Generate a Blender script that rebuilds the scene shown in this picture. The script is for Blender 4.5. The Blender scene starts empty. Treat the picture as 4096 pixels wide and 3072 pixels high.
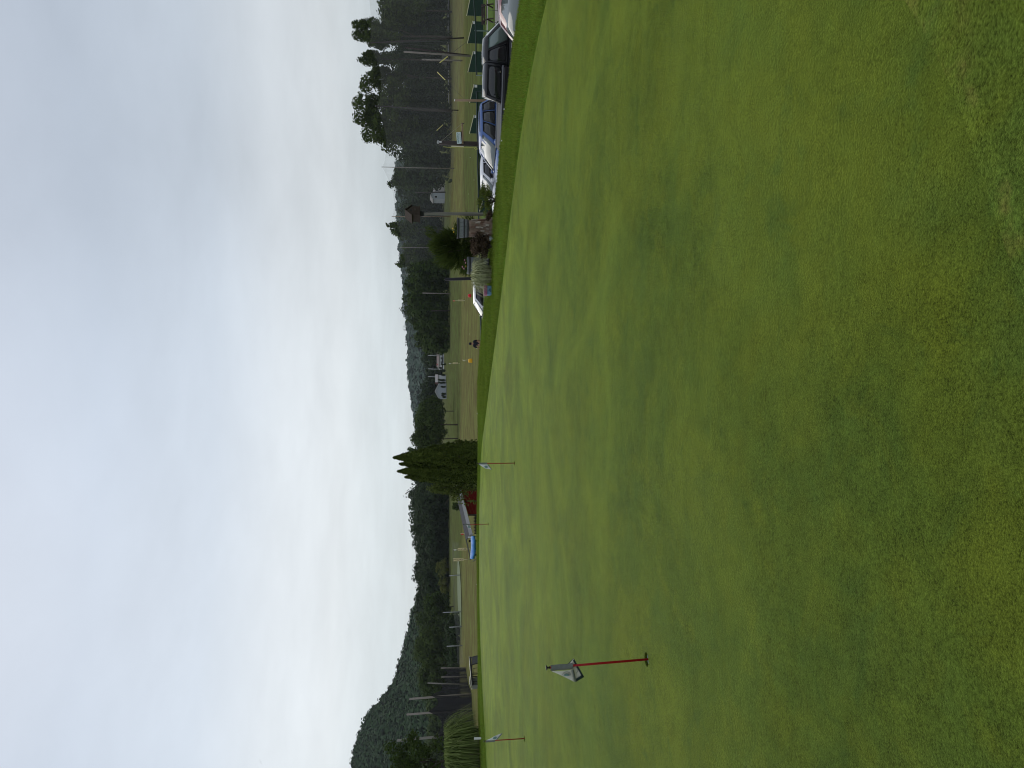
import bpy, bmesh, math, random
import numpy as np
from mathutils import Vector, Matrix

# ------------------------------------------------------------------ scene, camera, sky, sun
SC = bpy.context.scene
COL = SC.collection
PITCH = math.radians(6.06)
FPX, EYE = 2900.0, 1.6
cam_d = bpy.data.cameras.new("camera")
cam_d.sensor_fit = 'HORIZONTAL'
cam_d.sensor_width = 36.0
cam_d.lens = 36.0 * FPX / 4096.0
cam_d.clip_start, cam_d.clip_end = 0.05, 6000.0
cam = bpy.data.objects.new("camera", cam_d)
COL.objects.link(cam)
fwd = Vector((0, math.cos(PITCH), -math.sin(PITCH)))
upv = Vector((0, math.sin(PITCH), math.cos(PITCH)))
rgt = Vector((1, 0, 0))
# the photograph is a portrait picture stored on its side: picture right is the world's down
m = Matrix((-upv, rgt, -fwd)).transposed().to_4x4()
m.translation = Vector((0, 0, EYE))
cam.matrix_world = m
SC.camera = cam

SUN_AZ, SUN_EL = math.radians(-17), math.radians(30)      # azimuth from straight ahead, positive to the right
sun_dir = Vector((math.sin(SUN_AZ) * math.cos(SUN_EL), math.cos(SUN_AZ) * math.cos(SUN_EL), math.sin(SUN_EL)))
W = bpy.data.worlds.new("World")
SC.world = W
W.use_nodes = True
nt = W.node_tree
nt.nodes.clear()


def N(t, typ, **kw):
    n = t.nodes.new(typ)
    for k, v in kw.items():
        if k in n.inputs:
            n.inputs[k].default_value = v
        else:
            setattr(n, k, v)
    return n


def math_node(t, op, a, b=None, clamp=False):
    n = t.nodes.new('ShaderNodeMath')
    n.operation = op
    n.use_clamp = clamp
    for i, v in enumerate((a, b)):
        if v is None:
            continue
        if isinstance(v, (int, float)):
            n.inputs[i].default_value = v
        else:
            t.links.new(v, n.inputs[i])
    return n.outputs[0]


def ramp(t, fac, stops, interp='LINEAR'):
    r = t.nodes.new('ShaderNodeValToRGB')
    r.color_ramp.interpolation = interp
    el = r.color_ramp.elements
    while len(el) < len(stops):
        el.new(0.5)
    for e, (p, c) in zip(el, stops):
        e.position = p
        e.color = (c[0], c[1], c[2], 1) if len(c) == 3 else c
    if fac is not None:
        t.links.new(fac, r.inputs[0])
    return r.outputs[0]


def mixc(t, fac, a, b, blend='MIX'):
    n = t.nodes.new('ShaderNodeMix')
    n.data_type = 'RGBA'
    n.blend_type = blend
    for sock, v in ((n.inputs[0], fac), (n.inputs[6], a), (n.inputs[7], b)):
        if isinstance(v, (int, float)):
            sock.default_value = v
        elif isinstance(v, (tuple, list)):
            sock.default_value = (v[0], v[1], v[2], 1)
        else:
            t.links.new(v, sock)
    return n.outputs[2]


tc = N(nt, 'ShaderNodeTexCoord')
sep = N(nt, 'ShaderNodeSeparateXYZ')
nt.links.new(tc.outputs['Generated'], sep.inputs[0])
zc = math_node(nt, 'MAXIMUM', sep.outputs[2], 0.0)
den = math_node(nt, 'ADD', zc, 0.10)
comb = N(nt, 'ShaderNodeCombineXYZ')
nt.links.new(math_node(nt, 'DIVIDE', sep.outputs[0], den), comb.inputs[0])
nt.links.new(math_node(nt, 'DIVIDE', sep.outputs[1], den), comb.inputs[1])
base = ramp(nt, zc, [(0.0, (.57, .63, .66)), (0.06, (.58, .645, .68)), (0.13, (.655, .70, .73)), (0.20, (.64, .69, .735)),
                     (0.28, (.545, .61, .69)), (0.40, (.525, .595, .695)), (0.55, (.57, .63, .73)), (1.0, (.62, .665, .74))])
n1 = N(nt, 'ShaderNodeTexNoise', Scale=1.05, Detail=9.0, Roughness=0.60, Distortion=0.15)
nt.links.new(comb.outputs[0], n1.inputs['Vector'])
n2 = N(nt, 'ShaderNodeTexNoise', Scale=0.28, Detail=3.0, Roughness=0.5)
nt.links.new(comb.outputs[0], n2.inputs['Vector'])
cl = math_node(nt, 'ADD', math_node(nt, 'MULTIPLY', math_node(nt, 'SUBTRACT', n1.outputs[0], 0.5), 0.40),
               math_node(nt, 'MULTIPLY', math_node(nt, 'SUBTRACT', n2.outputs[0], 0.5), 0.32))
# thin cloud around the hidden sun is brighter
dp = N(nt, 'ShaderNodeVectorMath', operation='DOT_PRODUCT')
nt.links.new(tc.outputs['Generated'], dp.inputs[0])
gl = Vector((sun_dir.x, sun_dir.y, 0)).normalized()
gl = Vector((gl.x * math.cos(.22), gl.y * math.cos(.22), math.sin(.22)))
dp.inputs[1].default_value = gl
glow = N(nt, 'ShaderNodeMapRange')
glow.interpolation_type = 'SMOOTHSTEP'
nt.links.new(dp.outputs['Value'], glow.inputs[0])
glow.inputs[1].default_value, glow.inputs[2].default_value = 0.82, 1.0
glow.inputs[3].default_value, glow.inputs[4].default_value = 0.0, 0.24
gain = math_node(nt, 'ADD', math_node(nt, 'ADD', cl, 1.0), glow.outputs[0])
sky_col = mixc(nt, 1.0, base, gain, 'MULTIPLY')
bg_cloud = N(nt, 'ShaderNodeBackground', Strength=1.0)
nt.links.new(sky_col, bg_cloud.inputs[0])
sky = N(nt, 'ShaderNodeTexSky', sky_type='NISHITA', sun_disc=False, sun_elevation=SUN_EL, sun_rotation=SUN_AZ)
bg_sky = N(nt, 'ShaderNodeBackground', Strength=0.06)
nt.links.new(sky.outputs[0], bg_sky.inputs[0])
mixs = N(nt, 'ShaderNodeMixShader')
mixs.inputs[0].default_value = 0.94
nt.links.new(bg_sky.outputs[0], mixs.inputs[1])
nt.links.new(bg_cloud.outputs[0], mixs.inputs[2])
wo = N(nt, 'ShaderNodeOutputWorld')
nt.links.new(mixs.outputs[0], wo.inputs[0])

sun_d = bpy.data.lights.new("sun", 'SUN')
sun_d.energy = 1.15
sun_d.angle = math.radians(55)
sun_d.color = (1.0, .93, .80)
sun = bpy.data.objects.new("sun", sun_d)
COL.objects.link(sun)
sun.rotation_euler = sun_dir.to_track_quat('Z', 'Y').to_euler()

SC.view_settings.view_transform = 'Standard'
SC.view_settings.look = 'None'
SC.view_settings.exposure = 0.0
SC.view_settings.gamma = 1.0
SC.view_settings.use_curve_mapping = False
SC.render.engine = 'CYCLES'
cy = SC.cycles
cy.use_denoising = True
cy.pixel_filter_type = 'BLACKMAN_HARRIS'
cy.filter_width = 1.05
cy.use_adaptive_sampling = False
cy.max_bounces = 6
cy.diffuse_bounces = 3
cy.glossy_bounces = 3
cy.transmission_bounces = 4
cy.transparent_max_bounces = 24
cy.volume_bounces = 0
cy.caustics_reflective = cy.caustics_refractive = False

# ------------------------------------------------------------------ helpers
rng = np.random.default_rng(7)
random.seed(7)


def P(X, Y, d):
    """World point seen at photo pixel (X, Y) at forward distance d."""
    u = (2048.0 - X) / FPX
    r = (1536.0 - Y) / FPX
    v = rgt * r + upv * u + fwd
    return Vector((0, 0, EYE)) + v * (d / v.y)


def lat(Y, d):
    return P(1740, Y, d).x


def tag(o, label=None, cat=None, group=None, kind=None):
    if label:
        o['label'] = label
    if cat:
        o['category'] = cat
    if group:
        o['group'] = group
    if kind:
        o['kind'] = kind
    return o


def empty(name, loc, rz=0.0, label=None, cat=None, group=None):
    o = bpy.data.objects.new(name, None)
    o.empty_display_size = .2
    COL.objects.link(o)
    o.location = loc
    o.rotation_euler = (0, 0, rz)
    tag(o, label, cat, group)
    return o


def link(name, me, mt=None, parent=None):
    if mt is not None and not me.materials:
        me.materials.append(mt)
    o = bpy.data.objects.new(name, me)
    COL.objects.link(o)
    if parent is not None:
        o.parent = parent
    return o


def smooth_all(me):
    me.polygons.foreach_set('use_smooth', np.ones(len(me.polygons), bool))


class MB:
    """Collects shapes; build() links them as one mesh object."""

    def __init__(s):
        s.v, s.f = [], []

    def add(s, vs, fs):
        o = len(s.v)
        s.v += [tuple(v) for v in vs]
        s.f += [tuple(i + o for i in f) for f in fs]
        return s

    def box(s, c, d, rot=None):
        hx, hy, hz = d[0] / 2, d[1] / 2, d[2] / 2
        vs = [Vector((x, y, z)) for x in (-hx, hx) for y in (-hy, hy) for z in (-hz, hz)]
        if rot is not None:
            vs = [rot @ v for v in vs]
        c = Vector(c)
        return s.add([v + c for v in vs], [(0, 1, 3, 2), (4, 6, 7, 5), (0, 4, 5, 1), (2, 3, 7, 6), (0, 2, 6, 4), (1, 5, 7, 3)])

    def tube(s, pts, rad, n=8, cap=True):
        pts = [Vector(p) for p in pts]
        if not isinstance(rad, (list, tuple)):
            rad = [rad] * len(pts)
        o = len(s.v)
        for i, p in enumerate(pts):
            a = pts[max(i - 1, 0)]
            b = pts[min(i + 1, len(pts) - 1)]
            t = (b - a).normalized()
            q = Vector((0, 0, 1)) if abs(t.z) < .9 else Vector((1, 0, 0))
            e1 = t.cross(q).normalized()
            e2 = t.cross(e1)
            for k in range(n):
                w = 2 * math.pi * k / n
                s.v.append(tuple(p + (e1 * math.cos(w) + e2 * math.sin(w)) * rad[i]))
        for i in range(len(pts) - 1):
            for k in range(n):
                a, b = o + i * n + k, o + i * n + (k + 1) % n
                s.f.append((a, b, b + n, a + n))
        if cap:
            s.f.append(tuple(o + k for k in range(n))[::-1])
            s.f.append(tuple(o + (len(pts) - 1) * n + k for k in range(n)))
        return s

    def lathe(s, prof, n=16, c=(0, 0, 0), axis='z', caps=True):
        o = len(s.v)
        for r, h in prof:
            for k in range(n):
                w = 2 * math.pi * k / n
                if axis == 'z':
                    s.v.append((c[0] + r * math.cos(w), c[1] + r * math.sin(w), c[2] + h))
                else:
                    s.v.append((c[0] + r * math.cos(w), c[1] + h, c[2] + r * math.sin(w)))
        for i in range(len(prof) - 1):
            for k in range(n):
                a, b = o + i * n + k, o + i * n + (k + 1) % n
                s.f.append((a, b, b + n, a + n))
        if caps:
            s.f.append(tuple(o + k for k in range(n))[::-1])
            s.f.append(tuple(o + (len(prof) - 1) * n + k for k in range(n)))
        return s

    def prism(s, poly, ax, h0, h1):
        """poly: 2-D points; ax: (origin, e1, e2, normal)."""
        o_, e1, e2, nn = [Vector(a) for a in ax]
        n = len(poly)
        vs = [o_ + e1 * p[0] + e2 * p[1] + nn * h0 for p in poly] + [o_ + e1 * p[0] + e2 * p[1] + nn * h1 for p in poly]
        fs = [tuple(range(n))[::-1], tuple(range(n, 2 * n))] + [(i, (i + 1) % n, n + (i + 1) % n, n + i) for i in range(n)]
        return s.add(vs, fs)

    def mesh(s, name, smooth=False):
        me = bpy.data.meshes.new(name)
        me.from_pydata(s.v, [], s.f)
        bm = bmesh.new()
        bm.from_mesh(me)
        bmesh.ops.recalc_face_normals(bm, faces=bm.faces)
        bm.to_mesh(me)
        bm.free()
        if smooth:
            smooth_all(me)
        return me

    def build(s, name, mt, parent=None, smooth=False, bevel=0.0):
        o = link(name, s.mesh(name, smooth), mt, parent)
        if bevel:
            b = o.modifiers.new('bevel', 'BEVEL')
            b.width = bevel
            b.segments = 2
            b.limit_method = 'ANGLE'
        return o


def np_mesh(name, verts, nper, mt, uv=None, smooth=False):
    """verts (N*nper,3): N separate polygons of nper corners each."""
    me = bpy.data.meshes.new(name)
    nv = len(verts)
    nf = nv // nper
    me.vertices.add(nv)
    me.vertices.foreach_set('co', np.ascontiguousarray(verts, np.float32).ravel())
    me.loops.add(nv)
    me.loops.foreach_set('vertex_index', np.arange(nv, dtype=np.int32))
    me.polygons.add(nf)
    me.polygons.foreach_set('loop_start', np.arange(0, nv, nper, dtype=np.int32))
    me.polygons.foreach_set('loop_total', np.full(nf, nper, np.int32))
    me.update(calc_edges=True)
    me.materials.append(mt)
    return me


def grid_mesh(name, V, mt, keep=None, smooth=True):
    """V (a,b,3) grid of points -> shared-vertex quad mesh."""
    a, b = V.shape[:2]
    idx = np.arange(a * b).reshape(a, b)
    q = np.stack([idx[:-1, :-1], idx[1:, :-1], idx[1:, 1:], idx[:-1, 1:]], -1).reshape(-1, 4)
    if keep is not None:
        q = q[keep.reshape(-1)]
    me = bpy.data.meshes.new(name)
    me.vertices.add(a * b)
    me.vertices.foreach_set('co', V.reshape(-1, 3).astype(np.float32).ravel())
    me.loops.add(q.size)
    me.loops.foreach_set('vertex_index', q.ravel().astype(np.int32))
    me.polygons.add(len(q))
    me.polygons.foreach_set('loop_start', np.arange(0, q.size, 4, dtype=np.int32))
    me.polygons.foreach_set('loop_total', np.full(len(q), 4, np.int32))
    me.update(calc_edges=True)
    if smooth:
        smooth_all(me)
    if mt:
        me.materials.append(mt)
    return me


def text_mesh(body, size, extrude=0.0):
    c = bpy.data.curves.new('lettering', 'FONT')
    c.body = body
    c.size = size
    c.extrude = extrude
    c.align_x = 'CENTER'
    c.align_y = 'CENTER'
    o = bpy.data.objects.new('lettering', c)
    COL.objects.link(o)
    dg = bpy.context.evaluated_depsgraph_get()
    dg.update()
    me = bpy.data.meshes.new_from_object(o.evaluated_get(dg))
    bpy.data.objects.remove(o)
    return me


# ------------------------------------------------------------------ materials
MAT = {}


def new_mat(name):
    mt = bpy.data.materials.new(name)
    mt.use_nodes = True
    t = mt.node_tree
    t.nodes.clear()
    out = t.nodes.new('ShaderNodeOutputMaterial')
    MAT[name] = mt
    return mt, t, out


def basic(name, col, rough=.6, var=.18, scale=6.0, metal=0.0, spec=.3, coat=0.0, bump=0.0, ior=1.5, stretch=None):
    mt, t, out = new_mat(name)
    p = N(t, 'ShaderNodeBsdfPrincipled', Roughness=rough, Metallic=metal, IOR=ior)
    p.inputs['Specular IOR Level'].default_value = spec
    p.inputs['Coat Weight'].default_value = coat
    p.inputs['Coat Roughness'].default_value = .04
    tcn = N(t, 'ShaderNodeTexCoord')
    src = tcn.outputs['Object']
    if stretch:
        mp = N(t, 'ShaderNodeMapping')
        mp.inputs['Scale'].default_value = stretch
        t.links.new(src, mp.inputs[0])
        src = mp.outputs[0]
    nz = N(t, 'ShaderNodeTexNoise', Scale=scale, Detail=5.0, Roughness=.6)
    t.links.new(src, nz.inputs['Vector'])
    g = math_node(t, 'ADD', math_node(t, 'MULTIPLY', math_node(t, 'SUBTRACT', nz.outputs[0], .5), 2 * var), 1.0)
    t.links.new(mixc(t, 1.0, col, g, 'MULTIPLY'), p.inputs['Base Color'])
    if bump:
        b = N(t, 'ShaderNodeBump', Strength=bump, Distance=.02)
        t.links.new(nz.outputs[0], b.inputs['Height'])
        t.links.new(b.outputs[0], p.inputs['Normal'])
    t.links.new(p.outputs[0], out.inputs[0])
    return mt


def foliage(name, c1, c2, nscale=.25, transl=.25, island=.45, rough=.8):
    mt, t, out = new_mat(name)
    geo = N(t, 'ShaderNodeNewGeometry')
    nz = N(t, 'ShaderNodeTexNoise', Scale=nscale, Detail=3.0)
    t.links.new(geo.outputs['Position'], nz.inputs['Vector'])
    f = math_node(t, 'ADD', math_node(t, 'MULTIPLY', geo.outputs['Random Per Island'], island),
                  math_node(t, 'MULTIPLY', math_node(t, 'SUBTRACT', nz.outputs[0], .25), 1.4 * (1 - island)), True)
    col = mixc(t, f, c1, c2)
    d = N(t, 'ShaderNodeBsdfPrincipled', Roughness=rough)
    d.inputs['Specular IOR Level'].default_value = .04
    t.links.new(col, d.inputs['Base Color'])
    tr = N(t, 'ShaderNodeBsdfTranslucent')
    t.links.new(col, tr.inputs[0])
    mx = N(t, 'ShaderNodeMixShader')
    mx.inputs[0].default_value = transl
    t.links.new(d.outputs[0], mx.inputs[1])
    t.links.new(tr.outputs[0], mx.inputs[2])
    t.links.new(mx.outputs[0], out.inputs[0])
    return mt


def net_mat(name, col, fac):
    mt, t, out = new_mat(name)
    d = N(t, 'ShaderNodeBsdfDiffuse')
    d.inputs[0].default_value = (*col, 1)
    tl = N(t, 'ShaderNodeBsdfTranslucent')
    tl.inputs[0].default_value = (*col, 1)
    m0 = N(t, 'ShaderNodeMixShader')
    m0.inputs[0].default_value = .4
    t.links.new(d.outputs[0], m0.inputs[1])
    t.links.new(tl.outputs[0], m0.inputs[2])
    tr = N(t, 'ShaderNodeBsdfTransparent')
    mx = N(t, 'ShaderNodeMixShader')
    tcn = N(t, 'ShaderNodeTexCoord')
    nz = N(t, 'ShaderNodeTexNoise', Scale=.12, Detail=3.0)
    mp = N(t, 'ShaderNodeMapping')
    mp.inputs['Scale'].default_value = (2.5, 2.5, .25)
    t.links.new(tcn.outputs['Object'], mp.inputs[0])
    t.links.new(mp.outputs[0], nz.inputs['Vector'])
    t.links.new(math_node(t, 'MULTIPLY', math_node(t, 'ADD', nz.outputs[0], .5), fac), mx.inputs[0])
    t.links.new(tr.outputs[0], mx.inputs[1])
    t.links.new(m0.outputs[0], mx.inputs[2])
    t.links.new(mx.outputs[0], out.inputs[0])
    return mt


basic('red_paint', (.30, .008, .012), .45, .12, 30, spec=.2)
basic('black_plastic', (.012, .012, .013), .45, .1)
basic('sleeve_grey', (.16, .175, .165), .6, .35, 40, bump=.5)
basic('flag_cloth', (.62, .60, .53), .75, .10, 14, bump=.3)
basic('flag_border', (.018, .035, .03), .7, .2, 40)
basic('ink', (.03, .05, .045), .7, .1)
basic('ink_green', (.16, .27, .25), .7, .2, 60)
basic('cup_liner', (.45, .55, .52), .4, .1, 20)
basic('soil', (.035, .025, .015), .95, .3, 20, bump=.6)
basic('asphalt', (.20, .19, .18), .9, .25, 5, bump=.3)
basic('road_grey', (.24, .24, .235), .9, .15, .4)
basic('concrete', (.42, .40, .36), .85, .2, 4)
basic('bark', (.055, .042, .032), .9, .35, 5, bump=.6, stretch=(1, 1, .2))
basic('stump_bark', (.19, .135, .10), .9, .55, 16, bump=.9, stretch=(1, 1, .25))
basic('old_wood', (.19, .18, .155), .85, .35, 9, bump=.4, stretch=(3, 3, .25))
basic('pole_wood', (.225, .20, .175), .85, .3, 5, stretch=(3, 3, .2))
basic('dark_pole', (.045, .035, .032), .8, .3, 5, stretch=(3, 3, .2))
basic('tan_post', (.27, .19, .12), .8, .25, 6, stretch=(3, 3, .2))
basic('stave_grey', (.20, .215, .225), .75, .22, 12, stretch=(2, 2, .4))
basic('hoop_iron', (.045, .047, .05), .55, .2, 20)
basic('birdhouse_wood', (.050, .036, .028), .85, .45, 18, bump=.5)
basic('divider_green', (.010, .035, .022), .6, .25, 3)
basic('white_paint', (.66, .66, .64), .5, .06, 8)
basic('cream_paint', (.66, .62, .42), .5, .08, 8)
basic('pipe_green', (.012, .030, .026), .45, .2, 4)
basic('pipe_green_light', (.11, .16, .14), .45, .2, 4)
basic('steel_grey', (.28, .29, .29), .45, .12, 5, metal=.3)
basic('yellow_guard', (.72, .66, .22), .5, .1, 4)
basic('wire', (.05, .05, .052), .6, .1)
basic('rope', (.35, .32, .24), .8, .2)
basic('rope_yellow', (.45, .45, .12), .8, .2)
basic('red_wall', (.105, .013, .010), 1.0, .2, 2, spec=.0, stretch=(1, 1, 6))
basic('roof_dark', (.125, .122, .125), 1.0, .3, 5, spec=.0)
basic('roof_light', (.36, .36, .365), 1.0, .12, 3, spec=.0)
basic('tarp_blue', (.085, .26, .62), .5, .2, 5, bump=.6)
basic('red_bucket', (.62, .02, .03), .5, .1)
basic('yellow_bucket', (.80, .42, .01), .5, .1)
basic('plate_yellow', (.72, .62, .34), .6, .1)
basic('cart_black', (.010, .010, .011), .4, .2)
basic('cart_smoke', (.03, .03, .03), .5, .1)
basic('cart_cream', (.66, .64, .56), .35, .08)
basic('cart_curtain', (.16, .16, .14), .35, .15, 4)
basic('vinyl_tan', (.30, .26, .19), .6, .1)
basic('cooler_blue', (.12, .25, .42), .45, .12, 8)
basic('cooler_pink', (.36, .10, .22), .45, .12, 8)
basic('pink_petal', (.70, .28, .40), .6, .2, 20)
basic('yellow_petal', (.85, .55, .02), .6, .15, 30)
basic('shirt_navy', (.012, .013, .022), .8, .25, 12)
basic('trouser_dark', (.02, .02, .024), .8, .2, 12)
basic('skin', (.42, .22, .15), .55, .08, 20)
basic('hair_dark', (.02, .015, .012), .6, .2, 30)
basic('house_grey', (.36, .39, .42), .75, .06, .6)
basic('house_white', (.58, .60, .60), .75, .1, .5)
basic('house_cream', (.44, .41, .38), .75, .1, .5)
basic('roof_brown', (.16, .125, .115), .85, .2, .8)
basic('roof_grey_far', (.24, .23, .22), .85, .15, .8)
basic('brick_chimney', (.12, .06, .055), .85, .2, 3)
basic('window_dark', (.015, .018, .02), .1, .1)
basic('sign_red', (.45, .16, .15), .6, .1)
basic('sign_pale', (.55, .55, .52), .6, .1)
basic('sign_ring', (.62, .68, .70), .5, .1)
basic('sign_blue', (.06, .16, .24), .5, .2)
basic('teal_ink', (.02, .14, .13), .6, .1)
basic('sign_mint', (.62, .74, .71), .5, .06)
basic('tower_pale', (.44, .46, .47), .8, .08, .02)
basic('tyre', (.015, .015, .016), .85, .1)
basic('rim', (.40, .40, .42), .35, .1, metal=.8)
basic('paint_black', (.020, .021, .024), .07, .1, .8, spec=.35)
basic('paint_blue', (.040, .105, .31), .15, .08, .8, spec=.5, coat=.2)
basic('paint_white', (.68, .68, .70), .25, .05, .8, coat=.5)
basic('paint_maroon', (.22, .05, .06), .18, .1, .8, coat=.8, ior=1.8)
basic('trim_black', (.012, .012, .013), .5, .1)
basic('chrome', (.65, .66, .68), .15, .05, metal=1.0)
basic('lamp_red', (.42, .015, .02), .2, .1, coat=.5)
basic('lamp_clear', (.65, .66, .68), .15, .1, coat=.5)
basic('glass_sky', (.10, .125, .122), .08, .12, .6, coat=.5, ior=2.0)
basic('glass_dark', (.016, .018, .02), .06, .2, .6, coat=.3, ior=1.65)
basic('glass_pale', (.12, .17, .155), .10, .25, 1.5, coat=.5, ior=2.0)
basic('bench_brown', (.06, .04, .035), .8, .25, 6)
basic('bin_black', (.014, .02, .022), .5, .2)
basic('golf_ball', (.8, .8, .78), .4, .03)

foliage('leaf_wood', (.024, .046, .010), (.070, .102, .022), .06, .2, .35)
foliage('leaf_wood_dark', (.018, .034, .013), (.047, .068, .025), .06, .2, .35)
foliage('leaf_oak', (.030, .052, .010), (.090, .122, .026), .09, .3, .55)
foliage('leaf_mid', (.028, .050, .013), (.085, .118, .030), .09, .25, .5)
foliage('leaf_olive', (.075, .088, .016), (.150, .165, .040), .2, .25, .6)
foliage('leaf_hazed', (.038, .070, .048), (.058, .088, .060), .01, .0, .3)  # blue of the distant haze is mixed into this leaf colour
foliage('leaf_hill', (.024, .052, .022), (.050, .086, .036), .015, .0, .3)
foliage('leaf_cedar', (.028, .046, .009), (.115, .142, .027), 1.3, .15, .5)
foliage('leaf_light', (.06, .085, .015), (.15, .18, .05), 1.0, .35, .6)
foliage('leaf_juniper', (.028, .050, .012), (.100, .130, .028), 2.0, .2, .6)
foliage('leaf_smoke', (.040, .026, .018), (.14, .10, .065), 3.0, .2, .6)
foliage('leaf_bush', (.06, .085, .014), (.20, .235, .055), 3.0, .25, .6)
foliage('blade_varieg', (.11, .14, .04), (.72, .72, .46), 3.0, .3, .75)
foliage('blade_misc', (.045, .080, .014), (.24, .29, .10), 1.2, .3, .7)
foliage('blade_dry', (.14, .12, .07), (.30, .26, .16), 2.0, .3, .7)
foliage('blade_fringe', (.070, .115, .010), (.26, .33, .055), 1.1, .35, .4)
foliage('blade_dusty', (.35, .40, .40), (.6, .65, .65), 3.0, .3, .7)
net_mat('net_grey', (.31, .32, .32), .125)
net_mat('net_dark', (.030, .030, .033), .88)


def ground_mat():
    mt, t, out = new_mat('range_grass')
    at = N(t, 'ShaderNodeAttribute', attribute_name='zone')
    geo = N(t, 'ShaderNodeNewGeometry')
    n_a = N(t, 'ShaderNodeTexNoise', Scale=.30, Detail=9.0, Roughness=.66)
    n_b = N(t, 'ShaderNodeTexNoise', Scale=2.2, Detail=6.0, Roughness=.7)
    mp = N(t, 'ShaderNodeMapping')
    mp.inputs['Scale'].default_value = (1, .5, 1)
    mp.inputs['Rotation'].default_value = (0, 0, .2)
    t.links.new(geo.outputs['Position'], mp.inputs[0])
    t.links.new(mp.outputs[0], n_a.inputs['Vector'])
    t.links.new(geo.outputs['Position'], n_b.inputs['Vector'])
    g = math_node(t, 'ADD', math_node(t, 'MULTIPLY', math_node(t, 'SUBTRACT', n_a.outputs[0], .5), 1.7),
                  math_node(t, 'MULTIPLY', math_node(t, 'SUBTRACT', n_b.outputs[0], .5), .7))
    col = mixc(t, 1.0, at.outputs['Color'], math_node(t, 'ADD', g, 1.0), 'MULTIPLY')
    green = mixc(t, 1.0, col, (.84, 1.06, .82), 'MULTIPLY')
    col = mixc(t, math_node(t, 'MULTIPLY', math_node(t, 'SUBTRACT', n_a.outputs[0], .42), 4.0, True), col, green)
    p = N(t, 'ShaderNodeBsdfPrincipled', Roughness=.9)
    p.inputs['Specular IOR Level'].default_value = .0
    t.links.new(col, p.inputs['Base Color'])
    b = N(t, 'ShaderNodeBump', Strength=.5, Distance=.08)
    t.links.new(n_b.outputs[0], b.inputs['Height'])
    t.links.new(b.outputs[0], p.inputs['Normal'])
    t.links.new(p.outputs[0], out.inputs[0])
    return mt


def turf_mat(name, k=1.0, dull=1.0, brown=0.0):
    """Close-mown grass: blotches of yellower and bluer turf, fine grain of leaf tips, silvery sheen where the grain lies over."""
    mt, t, out = new_mat(name)
    geo = N(t, 'ShaderNodeNewGeometry')
    pos = geo.outputs['Position']

    def noise(scale, detail=4.0, rough=.55, shift=(0, 0, 0), dist=0.0):
        mp = N(t, 'ShaderNodeMapping')
        mp.inputs['Location'].default_value = shift
        t.links.new(pos, mp.inputs[0])
        n = N(t, 'ShaderNodeTexNoise', Scale=scale, Detail=detail, Roughness=rough, Distortion=dist)
        t.links.new(mp.outputs[0], n.inputs['Vector'])
        return n.outputs[0]
    big = noise(.36, 5, .55, (3.1, 7.7, 0), .6)
    mid = noise(1.3, 6, .6, (13, 5, 2), .5)
    sil = noise(.62, 5, .6, (21, 9, 4), .8)
    fine = noise(7.0, 5, .65)
    clump = noise(48.0 / k, 3, .6)
    grain = noise(135.0 / k, 3, .7)
    grain2 = noise(380.0 / k, 2, .6)
    col = ramp(t, big, [(.30, (.046, .085, .015)), (.45, (.066, .104, .014)), (.56, (.098, .125, .012)), (.70, (.058, .100, .019))])
    col2 = ramp(t, mid, [(.30, (.044, .078, .018)), (.5, (.070, .106, .014)), (.68, (.104, .125, .012))])
    col = mixc(t, .45, col, col2)
    mot = noise(3.1, 6, .62, (31, 17, 8), .7)
    col = mixc(t, math_node(t, 'MULTIPLY', math_node(t, 'SUBTRACT', mot, .50), 3.6, True), col, (.104, .130, .013))
    col = mixc(t, math_node(t, 'MULTIPLY', math_node(t, 'SUBTRACT', .44, mot), 4.5, True), col, (.040, .080, .016))
    if brown:
        bn_ = noise(2.4, 5, .6, (5, 5, 5))
        col = mixc(t, math_node(t, 'MULTIPLY', math_node(t, 'SUBTRACT', bn_, .50), brown * 5, True), col, (.16, .12, .035))
    terms = [(fine, .95), (clump, 1.1), (grain, 3.3), (grain2, 1.6)]
    g = None
    for sock, amp in terms:
        v = math_node(t, 'MULTIPLY', math_node(t, 'SUBTRACT', sock, .5), amp)
        g = v if g is None else math_node(t, 'ADD', g, v)
    g = math_node(t, 'MAXIMUM', math_node(t, 'ADD', g, 1.0), .12)
    col = mixc(t, 1.0, col, math_node(t, 'MULTIPLY', g, dull), 'MULTIPLY')
    p = N(t, 'ShaderNodeBsdfPrincipled', Roughness=.6)
    p.inputs['Specular IOR Level'].default_value = .01
    sh_ = math_node(t, 'MULTIPLY', math_node(t, 'SUBTRACT', sil, .18), 1.05, True)
    t.links.new(math_node(t, 'MULTIPLY', sh_, dull), p.inputs['Sheen Weight'])
    p.inputs['Sheen Roughness'].default_value = .30
    p.inputs['Sheen Tint'].default_value = (.78, 1.0, .16, 1)
    t.links.new(col, p.inputs['Base Color'])
    h = math_node(t, 'ADD', math_node(t, 'ADD', grain, math_node(t, 'MULTIPLY', grain2, .5)), math_node(t, 'MULTIPLY', clump, .8))
    b = N(t, 'ShaderNodeBump', Strength=.9, Distance=.006 * k)
    t.links.new(h, b.inputs['Height'])
    t.links.new(b.outputs[0], p.inputs['Normal'])
    t.links.new(p.outputs[0], out.inputs[0])
    return mt


ground_mat()
turf_mat('putting_turf')
turf_mat('collar_turf', 1.5, 1.0, .55)
turf_mat('seam_turf', 1.4, 1.14, 1.3)

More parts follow.
